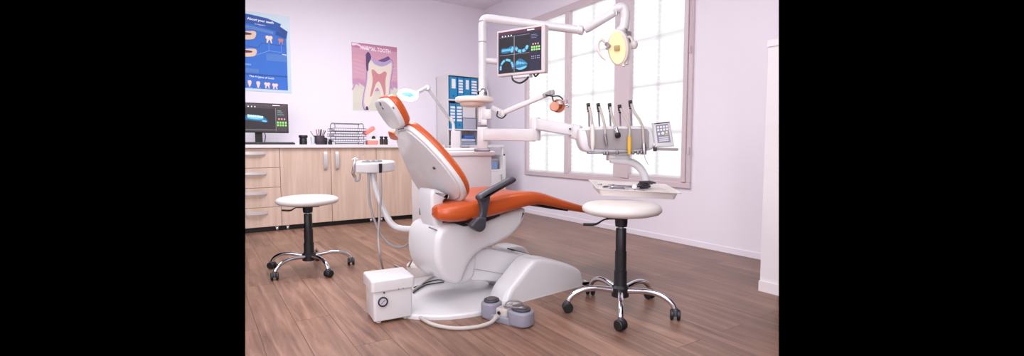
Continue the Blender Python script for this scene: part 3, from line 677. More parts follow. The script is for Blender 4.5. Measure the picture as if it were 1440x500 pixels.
# ================================================================== WHITE CART IN THE CORNER
KY = 5.0
ka, kb = PY(683, 230, KY).x, PY(711, 230, KY).x; kz = PY(700, 207, KY).z
t = thing('supply_cart', 'narrow white cart with open shelf and black corner knobs by the corner', 'cart', ((ka+kb)/2, KY+.2, 0))
bm = newbm(); box(bm, ka, ka+.018, KY, KY+.4, .03, kz); box(bm, kb-.04, kb, KY, KY+.4, .03, PY(700, 218, KY).z); obj('side_panel', bm, M_MATTE, t, smooth=False)
bm = newbm(); box(bm, ka, kb-.03, KY-.01, KY+.41, kz, kz+.03, bev=.004); obj('top_board', bm, M_MATTE, t, smooth=False)
bm = newbm(); box(bm, ka+.018, kb-.04, KY+.38, KY+.395, .03, kz); obj('back_panel', bm, M_MATTE, t, smooth=False)
zs = PY(700, 238, KY).z
bm = newbm(); box(bm, ka+.018, kb-.04, KY+.005, KY+.38, zs-.018, zs); obj('shelf_board', bm, M_MATTE, t, smooth=False)
bm = newbm(); box(bm, ka+.018, kb-.042, KY, KY+.018, .04, zs-.02); d = obj('door', bm, M_MATTE, t, smooth=False)
bm = newbm(); tube(bm, [(kb-.075, KY-.02, zs-.06), (kb-.075, KY-.02, zs-.22)], .005, 8, 1); tube(bm, [(kb-.075, KY, zs-.07), (kb-.075, KY-.02, zs-.07)], .004, 8, 1); tube(bm, [(kb-.075, KY, zs-.21), (kb-.075, KY-.02, zs-.21)], .004, 8, 1); obj('handle', bm, M_STEEL, d)
for x_, y_, z_ in ((PY(706, 205, KY).x, KY-.005, PY(706, 205, KY).z-.01), (PY(709, 218, KY).x, KY-.005, PY(700, 218, KY).z-.006)):
    bm = newbm(); lathe(bm, [(.016, 0), (.02, .006), (.016, .02), (0, .024)], rotf((x_, y_+.02, z_), 0), 14); obj('knob', bm, M_BLACK, t)
bm = newbm(); tube(bm, [(PY(707.5, 210, KY).x, KY+.015, PY(700, 218, KY).z), (PY(707.5, 205, KY).x, KY+.015, PY(706, 206, KY).z-.005)], .016, 12, 1); obj('post', bm, M_MATTE, t)
t = thing('storage_bin', 'blue and grey plastic bin in the open shelf of the corner cart', 'bin', ((ka+kb)/2, KY+.12, zs))
xa, xb = PY(694, 230, KY).x, PY(702.5, 230, KY).x
bm = newbm(); rprism(bm, rrect(xb-xa, .2, .01, cx=(xa+xb)/2, cy=KY+.14), zs+.001, PY(698, 226, KY).z, .004, lambda u, v, h: V((u, v, h)), smooth=1); obj('body', bm, mat('steel_blue_plastic', '7f92bc', .4), t)
bm = newbm(); rprism(bm, rrect(xb-xa+.006, .21, .01, cx=(xa+xb)/2, cy=KY+.14), PY(698, 226, KY).z, PY(698, 223, KY).z, .003, lambda u, v, h: V((u, v, h)), smooth=1); obj('lid', bm, M_GREY, t)

# ================================================================== DENTAL UNIT (white block, column and arms)
UY = 3.0
CD = 3.12    # distance of the column
t = thing('dental_unit', 'white dental unit block with column and jointed arms behind the chair', 'dental unit', (1.5, UY+.15, 0))
UD = .32; ux0 = PY(579, 300, UY+UD).x; ux1 = PY(692, 240, UY).x; uzb = PY(579, 319, UY+UD).z
bm = newbm(); box(bm, ux0, ux1, UY, UY+UD, uzb, .797, bev=.012, seg=3); obj('body', bm, M_LIFTED, t)
bm = newbm(); box(bm, ux0+.02, ux1+.02, UY-.02, UY+UD+.02, .797, .833, bev=.012, seg=3); obj('top_slab', bm, M_LIFTED, t)
bm = newbm(); box(bm, ux0+.15, ux1-.1, UY+.08, UY+.26, 0, uzb); obj('foot', bm, M_WHITE, t)
cc = PD(679, 205, CD); cx_, cy_ = cc.x, cc.y
zz = lambda y, px=679, D=CD: PD(px, y, D).z
bm = newbm(); box(bm, ux1-.42, ux1-.0, UY+.03, UY+.31, .833, .855, bev=.012, seg=3); obj('raised_deck', bm, M_LIFTED, t)
FV = Fr((cx_, cy_, 0), RT, V((math.sin(YAW), math.cos(YAW), 0)))     # column frame, faces the camera
bm = newbm(); box(bm, -.055, .05, -.04, .05, .833, .855, FV, bev=.006); obj('column_foot', bm, M_ALU, t)
bm = newbm(); box(bm, -.034, .034, -.034, .034, .85, zz(178), FV, bev=.008); obj('column', bm, M_WHITE, t)
bm = newbm(); box(bm, -.03, .027, -.03, .03, zz(178), zz(173), FV, bev=.003); obj('collar', bm, M_ALU, t)
bm = newbm(); box(bm, -.028, .024, -.028, .028, zz(173), zz(150), FV, bev=.006); obj('column', bm, M_WHITE, t)
pole0 = zz(136); 
bm = newbm(); tube(bm, [FV(0, 0, zz(152)), FV(0, 0, pole0+.02), FV(0, 0, zz(62))], .026, 20, 1); obj('pole', bm, M_WHITE, t)
bm = newbm(); lathe(bm, [(.034, 0), (.038, .006), (.038, .03), (.03, .05), (.026, .055)], rotf(FV(0, 0, pole0-.005), 0)); obj('pole_socket', bm, M_CHROME, t)
# pole top, elbow and light arm
e1 = PD(680, 28, CD); e2 = PD(814, 42, 2.98); e3 = PD(873, 14, 2.9)
bm = newbm(); b0 = FV(0, 0, zz(62)); b1 = V((b0.x, b0.y, e1.z-.05)); d = (e2-V((b0.x, b0.y, e1.z))).normalized(); top = V((b0.x, b0.y, e1.z))
tube(bm, cr([b0, b0+(b1-b0)*.5, b1, top+d*.012+V((0, 0, -.012)), top+d*.05, top+d*.12], n=6)+[e2-d*.0], .026, 20, 1); obj('light_pole', bm, M_WHITE, t)
for zc in (62, 34): bm = newbm(); lathe(bm, [(.0275, 0), (.0285, .003), (.0275, .006)], rotf(FV(0, 0, zz(zc)), 0)); obj('ring', bm, M_GREY, t)
bm = newbm(); lathe(bm, [(.02, -.02), (.03, -.012), (.03, .012), (.02, .02)], Fr(e2+d*.01, V((0, 0, 1)), None, d), 20); tube(bm, [e2, PD(821, 43, 2.97)], .016, 14, 1); obj('arm_joint', bm, M_WHITE, t)
bm = newbm(); a_ = PD(822, 42, 2.97); b_ = PD(864, 17, 2.92); tube(bm, [a_, a_+(b_-a_)*.1, b_], [.022, .027, .027], 18, 1); sa = obj('spring_arm', bm, M_WHITE, t)
bm = newbm(); tube(bm, [PD(867, 15, 2.888), PD(867, 21, 2.888)], .007, 12, 1); obj('hinge', bm, M_STEEL, sa)
bm = newbm(); q = [PD(864, 17, 2.92), PD(869, 12, 2.9), PD(876, 12, 2.9), PD(879, 20, 2.9), PD(878, 34, 2.9), PD(876, 41, 2.9)]; tube(bm, q, [.026, .03, .033, .032, .03, .03], 20, 5); obj('lamp_elbow', bm, M_WHITE, t)
# monitor link
mlD, mrD = 3.05, 2.86
mc = PD(732, 72, (mlD+mrD)/2)
bm = newbm(); tube(bm, [FV(0, 0, zz(86)), PD(702, 87, 3.12), PD(722, 85, 3.1)], .02, 14, 1); obj('monitor_arm', bm, M_WHITE, t)
# shelf disc on the column
bm = newbm(); zt_ = zz(137); f = Fr(FV(-.055, 0, 0), RT, FV.y)
rprism(bm, ell(0, 0, .125, .11, 32), zt_-.035, zt_, .012, f, smooth=1); sh = obj('instrument_shelf', bm, mat('shelf_cream', 'eadfd8', .4), t)
bm = newbm(); rprism(bm, ell(-.01, 0, .085, .08, 28), zt_-.062, zt_-.03, .02, f, smooth=1, r2=0); obj('shelf_underside', bm, mat('shelf_beige', 'd8c4b8', .5), t)
bm = newbm(); box(bm, 0, .06, -.045, -.005, zz(168), zz(154), FV, bev=.008); box(bm, -.01, .03, -.05, .0, zz(176), zz(168), FV, bev=.004); obj('clamp', bm, M_WHITE, t)
# small lamp arm
s1 = PD(692, 151, 3.08); s2 = PD(707, 159, 3.03); s3 = PD(768, 133, 2.9)
bm = newbm(); bar(bm, s1, s2, .03, .034, bev=.008); bar(bm, s2-V((0, 0, .0)), s3, .026, .03, bev=.006); lathe(bm, [(.018, -.018), (.02, 0), (.018, .018)], rotf(s2, 0)); obj('lamp_arm', bm, M_WHITE, t)
bm = newbm(); tube(bm, [PD(700, 156, 3.0), PD(699, 163, 3.0), PD(706, 166, 3.0), PD(712, 161, 2.98)], .004, 8, 5); obj('cable', bm, M_BLACK, t)
bm = newbm(); bar(bm, PD(764, 135, 2.9), PD(777, 129, 2.88), .03, .028, bev=.006); tube(bm, [PD(776, 127, 2.87), PD(777, 133, 2.87)], .015, 12, 1); obj('arm_tip', bm, M_GREY, t)
bm = newbm(); tube(bm, [PD(767, 133, 2.87), PD(776, 135, 2.87), PD(786, 135, 2.87), PD(792, 140, 2.87)], .004, 8, 5); tube(bm, [PD(776, 134, 2.87), PD(779, 145, 2.87)], .004, 8, 1); obj('cable', bm, M_BLACK, t)
# main horizontal arm
j1 = PD(752.5, 190, 2.98)
a0 = PD(686, 189, 3.09); 
bm = newbm(); bar(bm, a0-(j1-a0).normalized()*.02, PD(752, 190, 2.98), .07, .077, bev=.006); obj('horizontal_arm', bm, M_WHITE, t)
bm = newbm(); lathe(bm, [(.032, PD(752, 197, 2.98).z-.002), (.036, PD(752, 195, 2.98).z), (.036, PD(752, 168, 2.98).z), (.03, PD(752, 165, 2.98).z), (0, PD(752, 165, 2.98).z)], Fr((j1.x, j1.y, 0), (1, 0, 0), (0, 1, 0))); obj('swivel_joint', bm, M_WHITE, t)
bm = newbm(); bar(bm, PD(752, 174, 2.98), PD(806, 183, 2.84), .055, .074, bev=.01, w2=.05, h2=.066); bal = obj('balance_arm', bm, M_WHITE, t)
bm = newbm(); bar(bm, PD(755, 181.5, 2.95), PD(803, 190, 2.82), .03, .008); obj('rubber_strip', bm, M_GREY, bal)
bm = newbm(); tube(bm, [PD(801.5, 181, 2.8), PD(801.5, 181, 2.82)], .006, 10, 1); obj('screw', bm, M_BLACK, bal)
bm = newbm(); bar(bm, PD(803, 183.5, 2.85), PD(816, 187, 2.81), .05, .085, bev=.012); obj('end_joint', bm, M_WHITE, t)
# assistant side: tray, swan arm and hoses
AD = 3.05
bm = newbm(); tube(bm, [PD(524, 240, AD), PD(526, 256, AD), PD(533, 280, AD), PD(545, 306, AD), PD(554, 317, AD), PD(566, 321, AD), PD(584, 322, AD)], [.02, .018, .018, .02, .02, .02, .02], 14, 5); obj('assistant_arm', bm, M_WHITE, t)
bm = newbm(); tube(bm, [PD(584, 322, AD), V((ux0+.10, UY+.03, uzb+.0))], .02, 12, 1); obj('arm_bracket', bm, M_WHITE, t)
ft = rotf(PD(528, 233, AD), -12); ft.z = (V((0, 0, 1))-ft.y*.12).normalized(); ft.y = ft.z.cross(ft.x)
at_ = bm = newbm(); rprism(bm, [(-.125, -.06), (-.11, -.075), (.01, -.075), (.105, -.03), (.125, .02), (.09, .06), (-.02, .075), (-.10, .05), (-.125, .0)], -.035, .03, .012, ft, smooth=3); hd = obj('assistant_head', bm, M_WHITE, t)
bm = newbm(); rprism(bm, [(-.09, -.045), (.0, -.05), (.04, -.02), (.03, .035), (-.05, .03)], .0295, .034, .001, ft, smooth=2); obj('control_pad', bm, mat('pad_grey', '6f6e78', .4), hd)
bm = newbm()
for i in range(3):
    for j in range(2): q = ft(-.065+.035*i, -.022+.03*j, .034); lathe(bm, [(.008, 0), (.008, .002), (0, .002)], rotf(q, 0), 10)
obj('button', bm, M_PAPER, hd)
bm = newbm(); tube(bm, [ft(-.13, -.055, -.06), ft(-.14, -.055, -.035), ft(-.13, -.055, .03), ft(-.125, -.05, .06)], [.009, .010, .009, .006], 12); tube(bm, [ft(-.127, -.05, .05), ft(-.105, -.05, .06), ft(-.07, -.05, .085)], .003, 8); tube(bm, [ft(-.145, -.05, .05), ft(-.12, -.05, .062)], .006, 8, 1)
obj('air_water_syringe', bm, M_CHROME, None, label='chrome air water syringe hanging at the left of the assistant tray', cat='dental tool')
bm = newbm(); tube(bm, [ft(-.13, -.055, -.05), ft(-.125, -.06, -.085), ft(-.105, -.06, -.075), ft(-.1, -.055, -.04)], .006, 10); obj('hose_hook', bm, M_HOSE, hd)
bm = newbm(); tube(bm, [ft(.022, -.085, .028), ft(.022, -.085, -.03)], [.011, .009], 12, 1); obj('suction_tip', bm, M_BLACK, None, label='black suction tip clipped to the assistant tray', cat='dental tool')
bm = newbm(); tube(bm, [ft(-.05, -.05, -.035), PD(518.5, 265, 2.97), PD(521, 290, 2.97), PD(532, 322, 2.97), PD(548, 343, 2.97), PD(565, 347, 3.0), PD(578, 338, 3.05), PD(585, 322, 3.1), V((ux0+.06, UY+.1, uzb))], .0075, 10, 6); obj('suction_hose', bm, M_HOSE, t)
bm = newbm(); tube(bm, [ft(.022, -.085, -.03), PD(536, 270, 2.97), PD(534, 300, 2.96), PD(532, 330, 2.9), PD(534.5, 360, 2.82), PZ(540, 383, .012)], .007, 10, 6); obj('suction_hose', bm, M_HOSE, t)
bm = newbm(); tube(bm, [V((ux0+.05, UY+.06, uzb)), PD(584, 345, 3.0), PD(579, 366, 2.95), PZ(570, 378, .01), PZ(555, 372, .01)], .006, 10, 6); obj('suction_hose', bm, M_HOSE, t)

# ================================================================== MONITOR ON THE UNIT
A_ = PD(698.5, 74, mlD); B_ = PD(766.3, 69, mrD); ax = V((B_.x-A_.x, B_.y-A_.y, 0)); wd = ax.length; ax.normalize()
zlo = PD(732, 104.5, 2.955).z; zhi = PD(732, 39.5, 2.955).z; hg = zhi-zlo
n_ = V((0, 0, 1)).cross(ax); mf = Fr((A_.x, A_.y, zlo), ax, n_)     # y axis points away from the camera
t = thing('patient_monitor', 'silver framed monitor showing four blue dental scans on the unit pole', 'monitor', (mc.x, mc.y, zlo))
bm = newbm(); rprism(bm, rrect(wd, hg, .008, cx=wd/2, cy=hg/2), 0, .045, .006, lambda u, v, h: mf(u, h, v), smooth=1); obj('casing', bm, mat('silver_bezel', 'cfc6c8', .35), t)
mon_screen(lambda u, v, h: mf(.014+u, -h, .016+v), wd-.038, hg-.028, 'quad', t)
bm = newbm(); box(bm, wd*.33, wd*.68, .005, .05, -.018, 0, mf, bev=.004); obj('mount', bm, M_WHITE, t)
bm = newbm(); tube(bm, [mf(wd*.30, .02, .0), mf(wd*.34, .01, -.03), mf(wd*.5, .0, -.052), mf(wd*.62, .01, -.03), mf(wd*.66, .01, -.012)], .006, 10); obj('cable', bm, M_BLACK, t)
bm = newbm(); tube(bm, [mf(wd*.75, .02, 0), mf(wd*.80, .01, -.018), mf(wd*.85, .02, 0)], .005, 10); obj('cable', bm, M_BLACK, t)

# ================================================================== OPERATING LAMP
LD = 2.86
t = thing('operating_lamp', 'white dental operating lamp glowing amber, hanging from the jointed arm', 'lamp', PD(870, 67, LD))
LC = PD(869.5, 67, LD)
face = (C0+V((-1.1, -.2, -.1))-LC); face.z -= .55; face -= RT*.9; face.normalize()
sx_ = face.cross(V((0, 0, 1))).normalized(); lf = Fr(LC, -sx_, None, face); lf.y = lf.z.cross(lf.x).normalized()
lf = Fr(LC, -sx_, lf.z.cross(-sx_), face)
bm = newbm(); rprism(bm, ell(0, 0, .066, .108, 32), -.045, .012, .012, lf, smooth=1, dome=0, r=.035) if False else rprism(bm, ell(0, 0, .066, .108, 32), -.05, .012, .038, lf, smooth=1, r2=.006); obj('housing', bm, M_WARM, t)
bm = newbm(); n = 32
rings = []
for k, h in ((1, .019), (.8, .016), (.5, .013), (.2, .011)):
    rings.append([bm.verts.new(lf(u*k, v*k, h+.003)) for u, v in ell(0, 0, .052, .094, n)])
for a, b_ in zip(rings, rings[1:]):
    for k in range(n): bm.faces.new((a[k], a[(k+1) % n], b_[(k+1) % n], b_[k]))
bm.faces.new(rings[-1]); obj('reflector', bm, M_AMBER, t)
bm = newbm(); box(bm, -.016, .016, -.018, .018, .0, .036, lf, bev=.005); obj('bulb_shield', bm, M_BULB, t)
bm = newbm(); tube(bm, [PD(876, 40, 2.9), PD(871, 44, 2.9), PD(864, 50, 2.89), PD(861, 57, 2.88)], [.03, .026, .018, .014], 14, 5); obj('yoke', bm, M_WARM, t)
bm = newbm(); bar(bm, PD(880, 44, 2.93), PD(881, 60, 2.93), .04, .07, up=(1, 0, 0), bev=.01); obj('neck', bm, M_GREY, t)
for side, q in (('l', [(852, 60), (846, 56), (841, 61), (841.5, 71), (846, 79), (852, 85)]), ('r', [(878, 55), (885, 52), (889, 58), (887, 66), (884, 76), (885, 84)])):
    bm = newbm(); tube(bm, [PD(x_, y_, 2.84 if side == 'l' else 2.90) for x_, y_ in q], [.006, .009, .009, .009, .008, .004], 10, 5)
    obj('handle', bm, M_WARM, t)
bm = newbm(); tube(bm, [PD(852, 61, 2.84), PD(858, 66, 2.85)], .012, 10, 1); tube(bm, [PD(853, 69, 2.84), PD(856, 62, 2.84)], .008, 10, 1); obj('handle_mount', bm, M_GREY, t)
bm = newbm(); tube(bm, [PD(880, 66, 2.9), PD(887, 65, 2.9)], .014, 12, 1); lathe(bm, [(0, -.026), (.016, -.024), (.025, -.01), (.026, .005), (.02, .02), (0, .026)], rotf(PD(891, 63, 2.9), 0), 16); obj('knob', bm, M_WARM, t)
bm = newbm(); tube(bm, [PD(879, 78, 2.89), PD(880, 91, 2.89)], [.026, .018], 14, 1); tube(bm, [PD(877, 90, 2.87), PD(877, 93.5, 2.87)], .01, 10, 1); obj('switch_housing', bm, M_WARM, t)
l = bpy.data.lights.new('operating_lamp_bulb', 'SPOT'); l.energy = 6; l.color = (1, .75, .45); l.spot_size = math.radians(110); l.shadow_soft_size = .04
o = bpy.data.objects.new('operating_lamp_bulb', l); COL.objects.link(o); o.location = LC+face*.05; o.rotation_euler = (-face).to_track_quat('Z', 'Y').to_euler()

# ================================================================== SMALL COPPER LAMP
t = thing('curing_lamp', 'small copper coloured cup lamp dangling from the thin jointed arm', 'lamp', PD(785, 148, 2.86))
c_ = PD(786, 148, 2.86); fc = (C0-c_); fc.z -= .6; fc += RT*-.6; fc.normalize(); sd = fc.cross(V((0, 0, 1))).normalized(); f = Fr(c_, sd, fc.cross(sd), fc)
bm = newbm(); lathe(bm, [(.018, -.035), (.036, -.01), (.042, .02), (.039, .02), (.032, -.006), (0, -.02)], f, 20); obj('shade', bm, M_COPPER, t)
bm = newbm(); lathe(bm, [(0, -.018), (.018, -.016), (.02, 0), (.014, .008), (0, .01)], f, 16); obj('lens', bm, mat('dark_copper', '8c4a38', .3), t)
bm = newbm(); lathe(bm, [(.022, 0), (.03, .008), (.026, .02), (0, .022)], Fr(PD(779.5, 150, 2.85), RT, None, FW*-1), 16); obj('ring', bm, M_COPPER, t)
bm = newbm(); tube(bm, [PD(794, 148, 2.87), PD(798.5, 147, 2.87)], .008, 8, 1); tube(bm, [PD(797, 140, 2.87), PD(798.5, 148, 2.87), PD(799.5, 151, 2.87)], .004, 8, 1); tube(bm, [PD(795, 151, 2.87), PD(801, 148, 2.87)], .004, 8, 1); obj('switch', bm, M_STEEL, t)
bm = newbm(); tube(bm, [PD(788, 140, 2.87), PD(787, 146, 2.875)], [.028, .03], 14, 1); obj('collar', bm, M_WHITE, t)

# ================================================================== DELIVERY HEAD
HD = 2.72
hc = PD(866, 196, HD); hx = (RT*1+V((0, 0, 0))).copy(); hf = Fr(hc, hx, V((math.sin(YAW), math.cos(YAW), 0)))
def hp(px, py, y=0):         # picture point at depth y behind the console's front plane
    D = HD+y*.998; q = PD(px, py, D)-hf.o; return q.dot(hf.x), q.dot(hf.z)
t = thing('delivery_head', 'white instrument console with grey front panel holding handpieces before the window', 'dental console', (hc.x, hc.y, hc.z-.1))
out = [hp(*q) for q in ((814, 184), (819, 179.5), (845, 177.5), (880, 177), (912, 177.5), (918, 184), (921, 200), (919, 209), (905, 213), (880, 217.5), (850, 216), (826, 213.5), (818, 208), (814, 196))]
FVm = lambda u, v, h: hf(u, h, v)
bm = newbm(); rprism(bm, out, 0, .16, .016, FVm, smooth=4); obj('body', bm, M_WHITE, t)
bm = newbm(); rprism(bm, [hp(*q) for q in ((823, 183), (866, 180.5), (909, 181), (912.5, 186), (913, 208), (880, 211), (830, 209), (827, 204), (826, 194))], -.006, .006, .004, FVm, smooth=1); obj('front_panel', bm, M_GREY, t)
bm = newbm(); bar(bm, PD(826, 214.5, 2.74), PD(905, 213.5, 2.74), .06, .012, bev=.004); obj('valve_rail', bm, M_ALU, t)
for px2 in (850, 854, 868, 890, 897, 902):
    bm = newbm(); lathe(bm, [(.007, -.012), (.009, -.008), (.009, .006), (.006, .01)], rotf(PD(px2, 214+ (px2 < 860), 2.70), 0), 12); obj('knob', bm, M_ALU, t)
bm = newbm(); box(bm, *(sorted((hp(858, 0)[0], hp(889, 0)[0]))), .04, .12, hp(0, 226)[1], hp(0, 217)[1], hf, bev=.006); obj('arm_mount', bm, M_WHITE, t)
bm = newbm(); tube(bm, [PD(858, 225, 2.78), PD(872, 226, 2.78), PD(888, 228, 2.78), PD(899, 235, 2.78), (PD(906, 246, 2.78)), PD(909, 257, 2.78)], [.016, .02, .022, .022, .022, .022], 16, 5); obj('tray_arm', bm, M_WHITE, t)
bm = newbm(); bar(bm, PD(920, 209.3, 2.72), PD(954, 209.8, 2.70), .016, .016, bev=.006); obj('handle', bm, M_HOSE, t)
bm = newbm(); tube(bm, [PD(919, 209.5, 2.71), PD(923, 209.5, 2.71)], .012, 12, 1); obj('handle_collar', bm, M_DGREY, t)
# whip arms with hoses and handpieces
def whip(bx, tx, ty, th): 
    bm = newbm(); tube(bm, [PD(bx, 178, 2.76), PD((bx+tx)/2+.3, 165, 2.75), PD(tx+.5, ty+6, 2.74)], .0055, 8, 4); wa = obj('whip_arm', bm, M_STEEL, t)
    bm = newbm(); bar(bm, PD(tx, ty, 2.735), PD(tx+1, ty+9, 2.735), .018, .02, up=RT, bev=.003); tube(bm, [PD(tx-1.2, ty+3, 2.715), PD(tx+2.4, ty+3, 2.715)], .006, 8, 1); tube(bm, [PD(tx-1, ty+11, 2.725), PD(tx+2.6, ty+11, 2.725)], .005, 8, 1); obj('whip_clip', bm, M_BLACK, wa)
for bx, tx, ty, hose in ((828.5, 827, 145, [(828.5, 150), (830.5, 160), (832, 168), (833, 178)]),
                         (843, 841, 145, [(842.5, 148), (846, 160), (850, 175), (851.5, 190), (853.5, 203)]),
                         (858.5, 857, 145, [(858.5, 149), (860, 160), (864, 174), (868, 184)]),
                         (872.5, 871, 147, [(872.5, 152), (877, 162), (883, 172), (885.5, 182), (885, 192)]),
                         (888, 886, 141, [(887.5, 145), (891, 156), (899, 168), (904, 180), (905, 196), (906, 208)])):
    whip(bx, tx, ty, 0)
    bm = newbm(); tube(bm, [PD(x_, y_, 2.725-.012*min(k, 2)) for k, (x_, y_) in enumerate(hose)], .0075, 10, 5); obj('hose', bm, M_LHOSE, t)
def tool(name, label, segs, m):
    bm = newbm(); tube(bm, [PD(*q) for q, r in segs], [r for q, r in segs], 12, 1); return obj(name, bm, m, None, label=label, cat='dental tool', group='handpieces on the console')
tool('handpiece', 'slim white handpiece with pointed tip, first on the left of the console', [((833.2, 175, 2.685), .009), ((833.6, 188, 2.685), .014), ((833.6, 203, 2.685), .013), ((833.4, 208, 2.685), .009), ((833.4, 212, 2.685), .006)], M_WARM)
tool('handpiece', 'dark grey thin handpiece hanging second from the left on the console', [((850.5, 188, 2.685), .008), ((852, 197, 2.685), .009), ((853.4, 205, 2.685), .005)], M_ALU)
q = tool('handpiece', 'chrome handpiece lying level with black end, middle of the console', [((866, 179, 2.69), .012), ((868.5, 189, 2.67), .016)], M_CHROME)
bm = newbm(); tube(bm, [PD(868.5, 188.5, 2.67), PD(869, 191.5, 2.66)], .0165, 12, 1); obj('end_cap', bm, M_BLACK, q)
tool('handpiece', 'yellow sleeved handpiece, fourth from the left on the console', [((885.2, 191, 2.685), .011), ((885.2, 206, 2.685), .0125), ((885.2, 217, 2.685), .009)], M_YEL)
q = tool('handpiece', 'grey handpiece with chrome tip and thin wire, rightmost on the console', [((905.5, 202, 2.685), .012), ((906, 211, 2.685), .013), ((906.5, 217, 2.685), .010)], M_STEEL)
bm = newbm(); tube(bm, [PD(906.5, 217, 2.685), PD(907.5, 223, 2.685), PD(912, 232, 2.685)], .0016, 6); obj('wire', bm, M_STEEL, q)
# keypad
kf_o = PD(932.5, 189, 2.70); a = math.radians(-7)
kx = (RT*math.cos(a)+UP*math.sin(-a)*-1).normalized(); kx = (RT*math.cos(a)+UP*math.sin(a)*-1*0+V((0, 0, 1))*math.sin(math.radians(6))).normalized()
kz_ = (V((0, 0, 1))-kx*kx.z).normalized(); kf = Fr(kf_o, kx, kz_.cross(kx), kz_)
KM = lambda u, v, h: kf(u, -h, v)
t2 = thing('keypad', 'white tilted keypad with grey button field on the right end of the console', 'control panel', tuple(kf_o-V((0, 0, .07))))
bm = newbm(); rprism(bm, [(-.05, -.055), (-.044, -.068), (.046, -.072), (.055, -.06), (.043, .06), (.037, .07), (-.048, .07), (-.053, .06)], -.03, .008, .007, KM, smooth=2); obj('casing', bm, M_WHITE, t2)
p = Paint(lambda u, v, h: KM(u, v, .008+h)); p.poly([(-.037, -.045), (.037, -.048), (.029, .058), (-.041, .058)], pm('8a8a9a')); 
for i in range(2):
    for j in range(4): p.poly(rrect(.012, .012, .004, cx=-.028+.0165*j, cy=.044-.016*i), pm('e8e8f0'))
p.poly(ell(-.004, .008, .009, .009), pm('e8e8f0')); p.poly(ell(-.026, .006, .006, .007), pm('e8e8f0')); p.rect(.006, -.004, .026, .004, pm('c8c070')); p.poly(ell(.018, .012, .006, .006), pm('e8e8f0'))
for i in range(3): p.rect(-.028, -.018-.010*i, .026, -.012-.010*i, pm('dcdce8'))
obj('buttons', p.bm, p.mats, t2, smooth=False)
bm = newbm(); bar(bm, kf(-.045, .01, -.05), PD(916, 205, 2.74), .02, .02, bev=.004); obj('bracket', bm, M_WHITE, t2)

# ================================================================== INSTRUMENT TRAY
TD = 2.70
rl = math.radians(3.3); tx_ = (RT*math.cos(rl)-V((0, 0, 1))*math.sin(rl)).normalized(); ty_ = V((math.sin(YAW), math.cos(YAW), 0)); ty_ = (ty_+V((0, 0, math.tan(math.radians(5))))).normalized(); ty_ = (ty_-tx_*ty_.dot(tx_)).normalized(); tz_ = tx_.cross(ty_).normalized()
tf = Fr(PD(889.5, 265.5, TD), tx_, ty_, tz_)
t = thing('instrument_tray', 'white rectangular instrument tray on a swan arm above the right stool', 'tray', tuple(tf.o))
tw, td = .225, .115; rings = []
bm = newbm()
def rr4(w_, d_, z, r=.02): return [bm.verts.new(tf(x, y, z)) for x, y in rrect(2*w_, 2*d_, r)]
seq = [(.195, .12, -.026), (.205, .128, -.024), (.215, .136, .010), (.232, .150, .014), (.232, .150, .018), (.214, .136, .016), (.203, .127, .004), (.0, .0, .004)]
for w_, d_, z in seq[:-1]: rings.append(rr4(w_, d_, z))
n = len(rings[0])
for a, b_ in zip(rings, rings[1:]):
    for k in range(n): bm.faces.new((a[k], a[(k+1) % n], b_[(k+1) % n], b_[k]))
bm.faces.new(rings[0]); bm.faces.new(rings[-1]); obj('dish', bm, M_WARM, t)
bm = newbm(); box(bm, -.06, .05, -.05, .05, -.036, -.026, tf, bev=.004); obj('holder_plate', bm, M_GREY, t)
tools = [(-.16, -.02, 60, .07, 'short steel clip on the left end of the instrument tray', M_STEEL), (-.115, .01, 75, .09, 'bent dark steel forceps standing off the tray left part', M_ALU), (-.06, .03, 2, .15, 'long steel probe lying at the back of the tray', M_STEEL), (-.045, -.015, -3, .16, 'long steel scaler lying along the tray front', M_CHROME), (-.10, -.055, 12, .09, 'short steel instrument at the front left of the tray', M_STEEL)]
for x_, y_, a, ln, l, m_ in tools:
    a = math.radians(a); dx_, dy_ = math.cos(a)*ln/2, math.sin(a)*ln/2*.5
    bm = newbm(); tube(bm, [tf(x_-dx_, y_-dy_, .012), tf(x_-dx_*.85, y_-dy_*.85, .009), tf(x_+dx_*.8, y_+dy_*.8, .009), tf(x_+dx_, y_+dy_, .018)], [.002, .006, .006, .0016], 8, 3)
    o = obj('dental_probe', bm, m_, None, label=l, cat='dental tool', group='instruments on the tray')
labs = ['dark steel pliers in the heap under the tray arm, lowest', 'dark steel pliers in the heap under the tray arm, pointing right', 'dark steel pliers in the heap under the tray arm, pointing front', 'dark steel pliers in the heap under the tray arm, pointing left', 'dark steel pliers on top of the heap under the tray arm']
for k, a in enumerate((10, -25, -60, 35, -5)):
    a = math.radians(a); c = V((.055+.008*k, .0-.006*k, .010+.009*k)); bm = newbm()
    for s in (-.09, .09):
        b = a+s; P0 = (c.x-.06*math.cos(b), c.y-.06*math.sin(b)*.8); P1 = (c.x+.035*math.cos(b), c.y+.035*math.sin(b)*.8)
        tube(bm, [tf(P0[0], P0[1], c.z), tf(c.x, c.y, c.z+.003), tf(P1[0], P1[1], c.z)], [.005, .009, .003], 8, 2)
    obj('dental_pliers', bm, mat('dark_steel', '57525a', .35, metal=.8), None, label=labs[k], cat='dental tool', group='pliers heaped on the tray')
